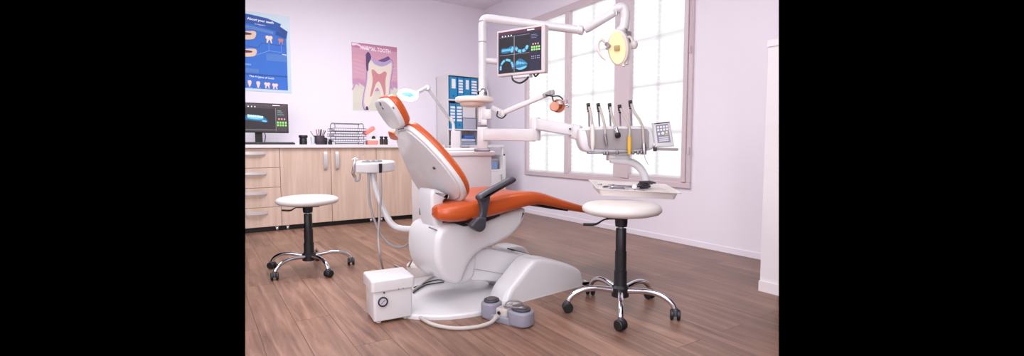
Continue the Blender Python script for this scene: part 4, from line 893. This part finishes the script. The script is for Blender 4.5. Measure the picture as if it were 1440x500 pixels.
for k, (x_, y_, a, l) in enumerate(((-.14, -.08, 40, 'tiny steel bur lying furthest left at the front of the tray'), (-.06, -.085, -20, 'tiny steel bur at the tray front, second from the left'), (-.01, -.08, 70, 'tiny steel bur at the tray front, near the cotton ball'), (.03, -.09, 10, 'tiny steel bur at the tray front, right of the cotton ball'), (-.18, .05, 20, 'tiny steel bur in the back left of the tray'))):
    a = math.radians(a); d2 = V((math.cos(a)*.014, math.sin(a)*.014, 0)); bm = newbm()
    tube(bm, [tf(x_-d2.x, y_-d2.y, .008), tf(x_+d2.x*.4, y_+d2.y*.4, .008), tf(x_+d2.x, y_+d2.y, .008)], [.002, .002, .0045], 8, 1); obj('dental_bur', bm, M_ALU, None, label=l, cat='dental tool', group='burs scattered on the tray')
bm = newbm(); lathe(bm, [(0, 0), (.012, .004), (.015, .014), (.011, .025), (0, .029)], Fr(tf(.005, -.02, .004), tf.x, tf.y, tf.z), 14); obj('cotton_ball', bm, M_PAPER, None, label='white cotton ball in the middle of the instrument tray', cat='cotton ball')
bm = newbm(); rprism(bm, [(.10, -.06), (.19, -.055), (.185, .03), (.13, .06), (.10, .03)], .0045, .007, .0008, tf, smooth=2); obj('paper_napkin', bm, mat('napkin', 'e4dcda', .8), None, label='pale paper napkin on the right end of the instrument tray', cat='napkin')

# ================================================================== MAGNIFIER LAMP
MD = 3.6
t = thing('magnifier_lamp', 'white magnifier lamp with glowing ring and teal lens on a folding arm', 'lamp', tuple(PD(640, 205, 4.0)))
rc = PD(573.6, 133.5, MD); up_ = V((-.1, -.55, .8)).normalized(); f = Fr(rc, (up_.cross(V((0, 1, 0)))).normalized(), None, up_)
f.y = f.z.cross(f.x).normalized()
def ringmesh(R0, R1, h, n=36):
    bm = newbm(); rings = [[bm.verts.new(f(r*math.cos(2*math.pi*k/n), r*math.sin(2*math.pi*k/n), z)) for k in range(n)] for r, z in ((R0, -h), (R1, -h), (R1+.004, 0), (R1, h), (R0, h), (R0-.004, 0))]
    for i in range(6):
        a, b_ = rings[i], rings[(i+1) % 6]
        for k in range(n): bm.faces.new((a[k], a[(k+1) % n], b_[(k+1) % n], b_[k]))
    return bm
obj('light_ring', ringmesh(.050, .074, .011), M_LED, t, label='glowing white ring')
bm = newbm(); lathe(bm, [(0, -.004), (.03, -.003), (.05, 0), (.03, .006), (0, .009)], f); obj('lens', bm, M_TEAL, t)
bm = newbm(); tube(bm, [PD(587, 130, MD), PD(592, 127.5, 3.65), PD(600, 123, 3.7)], .014, 10, 1); obj('ring_bracket', bm, M_WHITE, t)
bm = newbm(); lathe(bm, [(.0, -.02), (.02, -.018), (.026, 0), (.02, .018), (0, .02)], Fr(PD(601, 123.5, 3.7), RT, UP, -FW), 16); obj('elbow', bm, M_WHITE, t)
bm = newbm(); e_, g_ = PD(601, 123.5, 3.7), PD(633, 168, 4.0); o2 = V((0, 0, .02)); tube(bm, [e_+o2*.6, g_+o2*.6], .005, 8, 1); tube(bm, [e_-o2*.6, g_-o2*.6], .005, 8, 1); obj('lower_arm', bm, M_WHITE, t)
bm = newbm(); tube(bm, [PD(634, 165, 4.0), PD(637.5, 175, 4.0), PD(638, 187, 4.0)], [.016, .013, .014], 12, 1); obj('post', bm, M_WHITE, t)
lz = PD(640, 203, 4.0).z; fb = Fr((PD(640, 203, 4.0).x, PD(640, 203, 4.0).y, 0), RT, FV.y)
bm = newbm(); q = [(-.045, 0), (.04, 0), (.05, PD(0+640, 184, 4.0).z), (-.03, PD(640, 184, 4.0).z)]; rprism(bm, q, -.04, .04, .006, lambda u, v, h: fb(u, h, v), smooth=1); obj('pedestal', bm, M_MATTE, t)

# ================================================================== DENTAL CHAIR
CA = math.radians(5); cf = rotf((1.20, 2.42, 0), 5)
def cp(px, py, yl):          # sight line met with the chair's own lengthwise plane y = yl
    d = ray(px, py); k = (cf.o+cf.y*yl-C0).dot(cf.y)/d.dot(cf.y); P = C0+d*k-cf.o; return (P.dot(cf.x), P.z)
t = thing('dental_chair', 'orange leather dental chair with white shell, reclined in the middle of the room', 'dental chair', (1.20, 2.42, 0), CA)
SV = lambda u, v, h: cf(u, h, v)
# floor plate
bm = newbm(); rprism(bm, ell(.02, .03, .43, .385, 48), 0, .024, .0, cf, smooth=1, r2=.012); obj('floor_plate', bm, M_WHITE, t)
# fairing
near = [cp(*q, -.30) for q in ((704, 433), (713, 407), (729, 386), (742, 370), (752, 363), (772, 363.5), (799, 371), (814.5, 379.5), (819, 394), (820, 401))]
near = [(a, max(b, .0)) for a, b in near]; near[0] = (near[0][0], 0); near[-1] = (near[-1][0], 0)
near.insert(-1, (near[-1][0]+.002, .03))
bm = newbm(); rprism(bm, cr([(*p, 0) for p in near], False, 4), -.325, -.155, .0, SV, smooth=1) if False else None
def lobe(h0, h1, poly, r=.035):
    bm = newbm(); P = [(v.x, v.y) for v in cr([(*p, 0) for p in poly], False, 5)]
    P = [(a, b if b > .004 else -.05) for a, b in P]; rprism(bm, P, h0, h1, r, lambda u, v, h: cf(u, h, max(v, 0)), smooth=1); return bm
obj('base_fairing', lobe(-.325, -.16, near), M_WHITE, t)
far = [cp(*q, .10) for q in ((696, 400), (703, 372), (712, 354), (722, 347), (740, 348.7), (757, 357), (785, 369), (806, 381), (813, 395))]
far = [q for q in far if q[1] > .02 and q[0] < near[-1][0]-.04]; far = [(far[0][0]-.02, 0)]+far+[(near[-1][0]-.03, .03), (near[-1][0]-.03, 0)]
obj('base_fairing', lobe(.085, .28, far), M_WHITE, t)
xm = near[4][0]+.06
mid = [(xm, 0), (xm, near[4][1]*.93)]+[(a, b*.97) for a, b in near[5:]]; mid = [q for q in mid if q[0] >= xm-.001]
bm = newbm(); rprism(bm, [(a, b) for a, b in mid], -.2, .2, .004, SV, smooth=1); obj('fairing_bridge', bm, M_WHITE, t)
a_ = cp(717, 352, .05); b_ = cp(752, 362.5, .05); bm = newbm(); bar(bm, cf(a_[0], .05, a_[1]+.004), cf(b_[0], .05, b_[1]+.006), .06, .02); obj('dark_slot_bar', bm, M_BLACK, t)  # black bar put in for the darkness of the gap beside the arm
# lift arm
arm = [cp(*q, -.14) for q in ((660, 352), (686, 349), (745, 361), (760, 372), (735, 405), (711, 409), (697, 396), (650, 393))]
bm = newbm(); rprism(bm, arm, -.14, .02, .012, SV, smooth=1); obj('lift_arm', bm, M_WHITE, t)
a_ = cp(656, 376, -.143); b_ = cp(728, 388, -.143); bm = newbm(); bar(bm, cf(a_[0], -.141, a_[1]), cf(b_[0], -.141, b_[1]), .004, .003); obj('seam', bm, M_GREY, t)
# seat housing (sweeping white hull)
hull = [cp(*q, -.17) for q in ((617, 324), (612, 345), (614, 372), (624, 391), (640, 400), (650, 394), (656, 378), (665, 363), (680, 350), (700, 342), (722, 329), (735, 312), (739, 298), (735, 292), (710, 300), (681, 309), (655, 312), (632, 315))]
bm = newbm(); rprism(bm, hull, -.185, .16, .035, SV, smooth=3); obj('seat_housing', bm, M_WHITE, t)
# rear cover below backrest
rear = [cp(*q, 0) for q in ((612, 318), (603, 330), (601, 356), (609, 375), (628, 392), (650, 380), (650, 330), (630, 316))]
bm = newbm(); rprism(bm, rear, -.15, .13, .04, SV, smooth=3); obj('rear_cover', bm, M_WHITE, t)
br_ = [cp(*q, -.10) for q in ((606, 270), (607, 298), (611, 318), (618, 328), (627, 322), (623, 305), (624, 282), (632, 276), (614, 266))]
bm = newbm(); rprism(bm, br_, -.11, .05, .022, SV, smooth=3); obj('back_bracket', bm, M_WHITE, t)
a_ = cp(604, 321, -.12); bm = newbm(); bar(bm, cf(a_[0]-.01, -.13, a_[1]+.01), cf(a_[0]+.07, -.17, a_[1]-.03), .012, .006); obj('latch', bm, M_ALU, t)
ub = [cp(*q, -.1) for q in ((625, 300), (625, 310), (640, 315), (660, 313), (690, 301), (690, 296))]
bm = newbm(); rprism(bm, ub, -.19, .19, .004, SV, smooth=1); obj('seat_pan', bm, M_BLACK, t)
# seat and legrest cushion: one padded upholstery run
top = [(-.155, .545), (-.135, .562), (-.05, .575), (.10, .588), (.25, .603), (.37, .606), (.48, .594), (.62, .552), (.82, .494), (1.0, .452), (1.12, .425), (1.165, .412)]
bot = [(-.155, .505), (-.135, .485), (-.05, .474), (.10, .482), (.25, .500), (.37, .517), (.48, .520), (.62, .492), (.82, .447), (1.0, .412), (1.12, .395), (1.165, .397)]
wid = [.17, .21, .25, .252, .25, .25, .245, .24, .235, .225, .20, .13]
def dens(L_, n=4): return [(v.x, v.y) for v in cr([(*p, 0) for p in L_], False, n)]
T_ = dens(top); B_2 = dens(bot); Wd = [v.x for v in cr([(w_, 0, 0) for w_ in wid], False, 4)]
bm = newbm(); rings = []
for (xt, zt2), (xb, zb2), w_ in zip(T_, B_2, Wd):
    h = (zt2-zb2); rg = []; e = .042 if h > .084 else h*.46; bow = .008
    prof = []
    for k in range(7):
        a = math.pi/2*k/6; prof.append((w_-e+e*math.sin(a), zt2-e+e*math.cos(a)))
    for k in range(7):
        a = math.pi/2*k/6; prof.append((w_-e+e*math.cos(a), zb2+e-e*math.sin(a)))
    tp = [(w_*.0, zt2-bow), (w_*.45, zt2-bow*.6)]
    right = tp+prof+[(w_*.4, zb2), (0, zb2)]
    full = right+[(-u, v) for u, v in right[::-1][1:-1]]
    sk = .28*max(0, min(1, (.05-xt)/.15)); rings.append([bm.verts.new(cf(xt-sk*u, -u, v)) for u, v in full])
for a, b_ in zip(rings, rings[1:]):
    n = len(a)
    for k in range(n): bm.faces.new((a[k], a[(k+1) % n], b_[(k+1) % n], b_[k]))
bm.faces.new(rings[0]); bm.faces.new(rings[-1][::-1]); obj('seat_cushion', bm, M_ORANGE, t, angle=60)
lg = [cp(*q, -.2) for q in ((752, 284), (757, 289), (775, 293.5), (800, 297), (803, 292), (770, 284))]
bm = newbm(); rprism(bm, lg, -.19, .19, .003, SV, smooth=1); obj('legrest_frame', bm, M_BLACK, t)
# backrest
bP = cp(646, 262, -.23); tP = cp(583, 185, -.11); u3 = (cf(tP[0], 0, tP[1])-cf(bP[0], 0, bP[1])).normalized(); B0 = cf(bP[0], 0, bP[1]); n3 = cf.y.cross(u3).normalized()
if n3.dot(cf.x) < 0: n3 = -n3
bf = Fr(B0, cf.y, n3, u3)            # x across, z up the back, y out of the front
BM_ = lambda u, v, h: bf(u, h, v)
half = [(.0, .372), (.06, .368), (.105, .335), (.16, .27), (.215, .17), (.25, .06), (.245, -.02), (.20, -.085), (.12, -.118), (.0, -.128)]
shell = half+[(-a, b) for a, b in half[::-1][1:-1]]
bm = newbm(); rprism(bm, shell, -.004, .02, .012, BM_, smooth=4, r2=.002, dome=0); obj('backrest_shell', bm, M_WHITE, t)
bm = newbm(); rprism(bm, [(a*.91, .012+b*.91) for a, b in shell], -.010, .0, .007, BM_, smooth=4); obj('shell_panel', bm, M_WHITE, t)
# side wings of the shell narrowing towards the neck (seen left of the back panel)
wing = [(.06, .36), (.13, .345), (.20, .26), (.27, .12), (.31, -.02), (.29, -.11), (.22, -.14), (.15, -.12), (.20, .0), (.14, .2)]
bm = newbm(); rprism(bm, wing, .002, .03, .01, BM_, smooth=3); obj('shell_wing', bm, M_WHITE, t)
cush = [(a*.99, b*1.0+.004) for a, b in shell]
bm = newbm(); rprism(bm, cush, .045, .105, .03, BM_, smooth=4, r=.02, r2=.035) if False else rprism(bm, cush, .010, .066, .018, BM_, smooth=4, r2=.034, dome=.006); obj('backrest_cushion', bm, M_ORANGE, t)
def on_plane(px, py, fr_, off=0):
    d = ray(px, py); k = (fr_.o+fr_.y*off-C0).dot(fr_.y)/d.dot(fr_.y); P = C0+d*k-fr_.o; return P.dot(fr_.x), P.dot(fr_.z)
q = on_plane(610.5, 236, bf, -.012); bm = newbm(); lathe(bm, [(.011, 0), (.009, .004), (0, .005)], Fr(BM_(q[0], q[1], -.012), bf.x, bf.z, -bf.y), 16, sy=.7); obj('button', bm, M_DGREY, t)
# neck and headrest
h0 = cp(565, 172, -.1); h1 = cp(545, 139, -.1); u4 = (cf(h1[0], 0, h1[1])-cf(h0[0], 0, h0[1])).normalized(); n4 = cf.y.cross(u4).normalized()
if n4.dot(cf.x) < 0: n4 = -n4
H0 = cf(h0[0], 0, h0[1]); nf = Fr(H0, cf.y, n4, u4); NM = lambda u, v, h: nf(u, h, v)
hh = [(.0, .135), (.055, .132), (.085, .108), (.095, .06), (.085, .0), (.06, -.03), (.0, -.038)]
hs = hh+[(-a, b) for a, b in hh[::-1][1:-1]]
bm = newbm(); rprism(bm, hs, -.004, .024, .012, NM, smooth=4, r2=.003); hr = obj('headrest_shell', bm, M_WHITE, t)
bm = newbm(); rprism(bm, [(a*1.04, b*1.03) for a, b in hs], -.0+.02, .070, .014, NM, smooth=4, r2=.03, dome=.004); obj('headrest_cushion', bm, M_ORANGE, t)
for qx, qy in ((553.5, 151), (535, 144), (535.5, 147), (538.5, 152)):
    q = on_plane(qx, qy, nf, -.004); bm = newbm(); lathe(bm, [(.0065, 0), (.006, .004), (0, .005)], Fr(NM(q[0], q[1], -.004), nf.x, nf.z, -nf.y), 12); obj('screw', bm, M_ALU, hr)
bm = newbm(); a_ = NM(0, -.02, .015); b_ = BM_(0, .33, .02); bar(bm, a_, b_, .05, .014, up=n3, bev=.004); obj('neck_bar', bm, M_CHROME, t)
bm = newbm(); c_ = (a_+b_)/2; tube(bm, [c_-cf.y*.035, c_+cf.y*.035], .013, 14, 1); obj('neck_joint', bm, M_CHROME, t)
bm = newbm(); q = [on_plane(x_, y_, bf, .03) for x_, y_ in ((551, 181), (563, 187), (566, 193), (555, 192))]; rprism(bm, q, .0, .05, .008, BM_, smooth=2); obj('neck_pad', bm, M_ORANGE, t)
# armrests
def armrest(yl, dx_=0):
    S_ = lambda q: [cp(a, b, -.30) for a, b in q]
    g = lambda poly, h0, h1, r: (lambda bm: rprism(bm, [(a+dx_, b) for a, b in poly], yl+h0, yl+h1, r, SV, smooth=3))(newbm())
    padc = S_(((672, 281), (671, 276), (676, 271), (690, 263), (706, 255), (716, 249), (721, 248.5), (723.5, 252), (721, 256), (708, 263), (694, 271), (685, 277), (679, 282)))
    post = S_(((672, 279), (675, 290), (675, 300), (672, 310), (680, 312), (684, 300), (686, 288), (688, 276), (680, 275)))
    hub = S_(((660.5, 318), (664, 311), (672, 305), (680, 305.5), (681.5, 311), (680, 320), (675, 325), (669, 324.5)))
    a = obj('armrest', g(padc, -.028, .028, .018), M_DGREY, t, angle=60)
    obj('armrest_post', g(post, -.014, .014, .009), M_DGREY, a, angle=60); obj('armrest_hub', g(hub, -.022, .02, .012), M_DGREY, a, angle=60)
    q = cp(672, 314, -.30); bm = newbm(); tube(bm, [cf(q[0]+dx_, yl, q[1]), cf(q[0]+dx_, 0, q[1]-.0)], .018, 12, 1); obj('armrest_axle', bm, M_BLACK, a)
armrest(-.30); armrest(.29, .04)

# ================================================================== WHITE VALVE BOX
bo = [PZ(526, 452, .02), PZ(580.5, 442.5, .02), PZ(512.5, 438, .02)]
xa = V((bo[1].x-bo[0].x, bo[1].y-bo[0].y, 0)); w_ = xa.length; xa.normalize(); ya = V((-xa.y, xa.x, 0)); d_ = .19
gf = Fr((bo[0].x, bo[0].y, 0), xa, ya)
HB = .222
t = thing('control_box', 'white box with loose lid and round gauge on the floor left of the chair', 'box', tuple(gf(w_/2, d_/2, 0)))
bm = newbm(); rprism(bm, rrect(w_, d_, .012, cx=w_/2, cy=d_/2), .016, HB-.055, .004, lambda u, v, h: gf(u+(u-w_/2)*(h-.1)*.16, v+(v-d_/2)*(h-.1)*.16, h), smooth=1); obj('body', bm, M_WHITE, t)
bm = newbm(); rprism(bm, rrect(w_+.022, d_+.022, .016, cx=w_/2, cy=d_/2), HB-.056, HB, .002, lambda u, v, h: gf(u, v, h), smooth=1, r2=.01); obj('lid', bm, M_WHITE, t)
for u, v in ((.03, .03), (w_-.03, .03), (.03, d_-.03), (w_-.03, d_-.03)): bm = newbm(); lathe(bm, [(.01, 0), (.013, .004), (.011, .018)], rotf(gf(u, v, 0), 0), 12); obj('foot', bm, M_WARM, t)
gfr = Fr(gf(w_*.22, -.004, .115), xa, (0, 0, 1), -ya)
bm = newbm(); lathe(bm, [(.022, 0), (.024, .004), (.024, .010), (.020, .012), (.018, .008), (0, .008)], gfr, 28); gg = obj('gauge', bm, M_BLACK, t)
bm = newbm(); lathe(bm, [(.0175, .0082), (0, .0084)], gfr, 24); obj('gauge_face', bm, M_GAUGE, gg)
bm = newbm(); bar(bm, gfr(-.009, -.008, .0095), gfr(.010, .009, .0095), .002, .001, up=tuple(-ya)); obj('needle', bm, M_BLACK, gg)
bm = newbm(); lathe(bm, [(.004, 0), (.004, .004), (0, .004)], Fr(gf(w_*.26, -.003, .157), xa, (0, 0, 1), -ya), 10); obj('screw', bm, M_DGREY, t)
for u in (.62, .74): bm = newbm(); lathe(bm, [(.0025, 0), (.0025, .003), (0, .003)], Fr(gf(w_*u, -.009, .168), xa, (0, 0, 1), -ya), 8); obj('screw', bm, M_DGREY, t)
# ================================================================== FOOT PEDAL
pa = PZ(676, 446, 0); pb = PZ(741, 463, 0); xa = V((pb.x-pa.x, pb.y-pa.y, 0)); lp = xa.length; xa.normalize(); ya = V((-xa.y, xa.x, 0)); pf = Fr(((pa+pb)/2)+ya*.035, xa, ya)
t = thing('foot_pedal', 'grey two pod foot control with wire loop beside the chair base', 'foot pedal', tuple(pf.o))
bm = newbm(); rprism(bm, rrect(lp*.95, .09, .04, cx=0, cy=0), 0, .035, .006, pf, smooth=1); obj('base', bm, M_PG, t)
for s, rx_, h in ((-1, .048, .085), (1, .062, .075)):
    cx2 = s*(lp/2-rx_+.005)
    bm = newbm(); rprism(bm, rrect(rx_*2, .105, .042, cx=cx2, cy=.0), .004, h, .012, pf, smooth=1); pod = obj('pod', bm, M_PG, t)
    bm = newbm(); rprism(bm, ell(cx2, .0, rx_*.8, .042, 24), h-.002, h+.012, .006, pf, smooth=1); obj('pedal_cap', bm, M_DGREY, pod)
    bm = newbm(); rprism(bm, ell(cx2, .0, rx_*.55, .028, 24), h+.010, h+.017, .004, pf, smooth=1); obj('cap_button', bm, mat('pedal_brown_grey', '5c5558', .5), pod)
bm = newbm(); rprism(bm, rrect(.07, .08, .015, cx=-.012, cy=0), .03, .072, .01, pf, smooth=1); obj('bridge', bm, M_LHOSE, t)
bm = newbm(); lathe(bm, [(.009, 0), (.009, .004), (0, .004)], Fr(pf(-.02, -.041, .05), pf.x, (0, 0, 1), -pf.y), 12); obj('plug', bm, M_BLACK, t)
bm = newbm(); L0 = [pf(-.02, .0, .072), pf(-.015, .03, .092), pf(.03, .04, .097), pf(.07, .03, .097), pf(.10, .01, .092), pf(.085, -.02, .090), pf(.03, -.025, .085), pf(-.005, -.015, .076)]; tube(bm, L0, .0045, 8); obj('wire_loop', bm, M_STEEL, t)
bm = newbm(); tube(bm, [pf(-.03, -.045, .032), PZ(690, 453, .02), PZ(670, 459, .013), PZ(640, 461, .011), PZ(610, 456, .011), PZ(593, 447, .011), PZ(585, 438, .011), PZ(580, 425, .011)], [.011, .009, .009, .009, .009, .009, .009], 12, 6); obj('hose', bm, M_LHOSE, t)
bm = newbm(); lathe(bm, [(.012, -.012), (.014, 0), (.012, .012)], Fr(pf(-.028, -.05, .032), pf.x, (0, 0, 1), -pf.y), 14); obj('hose_collar', bm, M_LHOSE, t)
# ================================================================== FLOOR CABLES AND JUNCTION COVER
jc = PZ(606, 404, 0)
bm = newbm(); lathe(bm, [(.11, 0), (.115, .01), (.11, .075), (.10, .085), (0, .088)], rotf(PZ(598, 392, 0)+V((.03, .1, 0)), 0), 32); obj('junction_cover', bm, M_WARM, None, label='round cream pipe cover on the floor behind the valve box', cat='cover')
for l, m_, r_, q in (('black cable looping along the floor behind the white valve box', M_BLACK, .004, [(582, 404), (592, 400), (603, 396), (616, 393), (632, 395)]),
                     ('second black cable nearest the chair floor plate', M_BLACK, .004, [(581, 411), (590, 405), (600, 400), (612, 398), (624, 396)]),
                     ('grey hose running from valve box under the chair', M_LHOSE, .006, [(580, 408), (588, 403), (597, 396), (606, 390), (615, 385)]),):
    bm = newbm(); tube(bm, [PZ(a, b, r_+.001+(.026 if a > 590 else .026)) for a, b in q], r_, 8, 6); obj('floor_cable', bm, m_, None, label=l, cat='cable')

# ================================================================== STOOLS
def stool(label, loc, rz, lever):
    t = thing('wheeled_stool', label, 'stool', (0, 0, 0), 0, 'white round stools on chrome wheeled bases'); ob = lambda n, b, m, par=None, **k: obj(n, b, m, par or t, world=True, **k)
    R_ = .205
    bm = newbm(); lathe(bm, [(0, .487), (.10, .487), (.16, .491), (.19, .499), (.203, .511), (R_, .521), (.20, .533), (.185, .543), (.15, .550), (.09, .554), (0, .555)], W, 48); ob('seat', bm, M_VINYL, angle=80)
    bm = newbm(); box(bm, -.07, .07, -.05, .05, .472, .487, bev=.004); lathe(bm, [(.03, .43), (.033, .45), (.033, .474)], W, 16); ob('seat_plate', bm, M_BLACK)
    bm = newbm(); c, s = math.cos(lever), math.sin(lever); P = [(0, .468), (.07, .468), (.10, .46), (.125, .445), (.15, .44), (.20, .441)]; tube(bm, [(c*a, s*a, z) for a, z in P], [.004, .004, .004, .0055, .007, .007], 8, 4); ob('lever', bm, M_BLACK)
    bm = newbm(); lathe(bm, [(.014, .40), (.014, .44)], W, 16); ob('gas_lift', bm, M_STEEL)
    bm = newbm(); lathe(bm, [(.027, .30), (.027, .418), (.025, .421), (0, .421)], W, 20); lathe(bm, [(.030, .20), (.030, .305)], W, 20); lathe(bm, [(.034, .10), (.0335, .205), (.030, .207)], W, 20); ob('column_cover', bm, M_BLACK)
    bm = newbm(); lathe(bm, [(.03, .07), (.045, .075), (.047, .12), (.036, .132), (0, .132)], W, 24); ob('hub', bm, M_BLACK)
    for k in range(5):
        a = math.radians(72*k); c, s = math.cos(a), math.sin(a)
        P = [(.03, .105), (.08, .112), (.14, .118), (.20, .112), (.245, .094), (.268, .074), (.277, .058)]
        bm = newbm(); tube(bm, [(c*r, s*r, z) for r, z in P], [.016, .0145, .0135, .0135, .0135, .013, .013], 14, 5); lg_ = ob('leg', bm, M_CHROME, angle=80)
        bm = newbm(); b = a+.9*(k-2); f = Fr((c*.283, s*.283, .027), (math.cos(b), math.sin(b), 0), (0, 0, 1), (-math.sin(b), math.cos(b), 0))
        for sd2 in (-1, 1): lathe(bm, [(.0, sd2*.008), (.022, sd2*.008), (.026, sd2*.010), (.026, sd2*.020), (.022, sd2*.024), (0, sd2*.025)], f, 20)
        ob('caster', bm, M_BLACK, None)
        last = bpy.data.objects[-1]
        bm = newbm(); lathe(bm, [(.0185, .022), (.0185, .046), (.012, .06), (0, .06)], rotf((c*.283, s*.283, 0), 0), 14); ob('caster_fork', bm, M_DGREY)
    return t
st = stool('white round stool on chrome wheels at right, below the instrument tray', (0, 0, 0), 0, math.radians(140))
st2 = copy_tree(st); st2['label'] = 'white round stool on chrome wheels at left, before the oak cabinets'
st.scale = (1, 1, 1.045); st2.scale = (1, 1, .945)
st.location = (1.84, 1.725, 0); st.rotation_euler = (0, 0, math.radians(8))
st2.location = (.632, 3.52, 0); st2.rotation_euler = (0, 0, math.radians(-4))
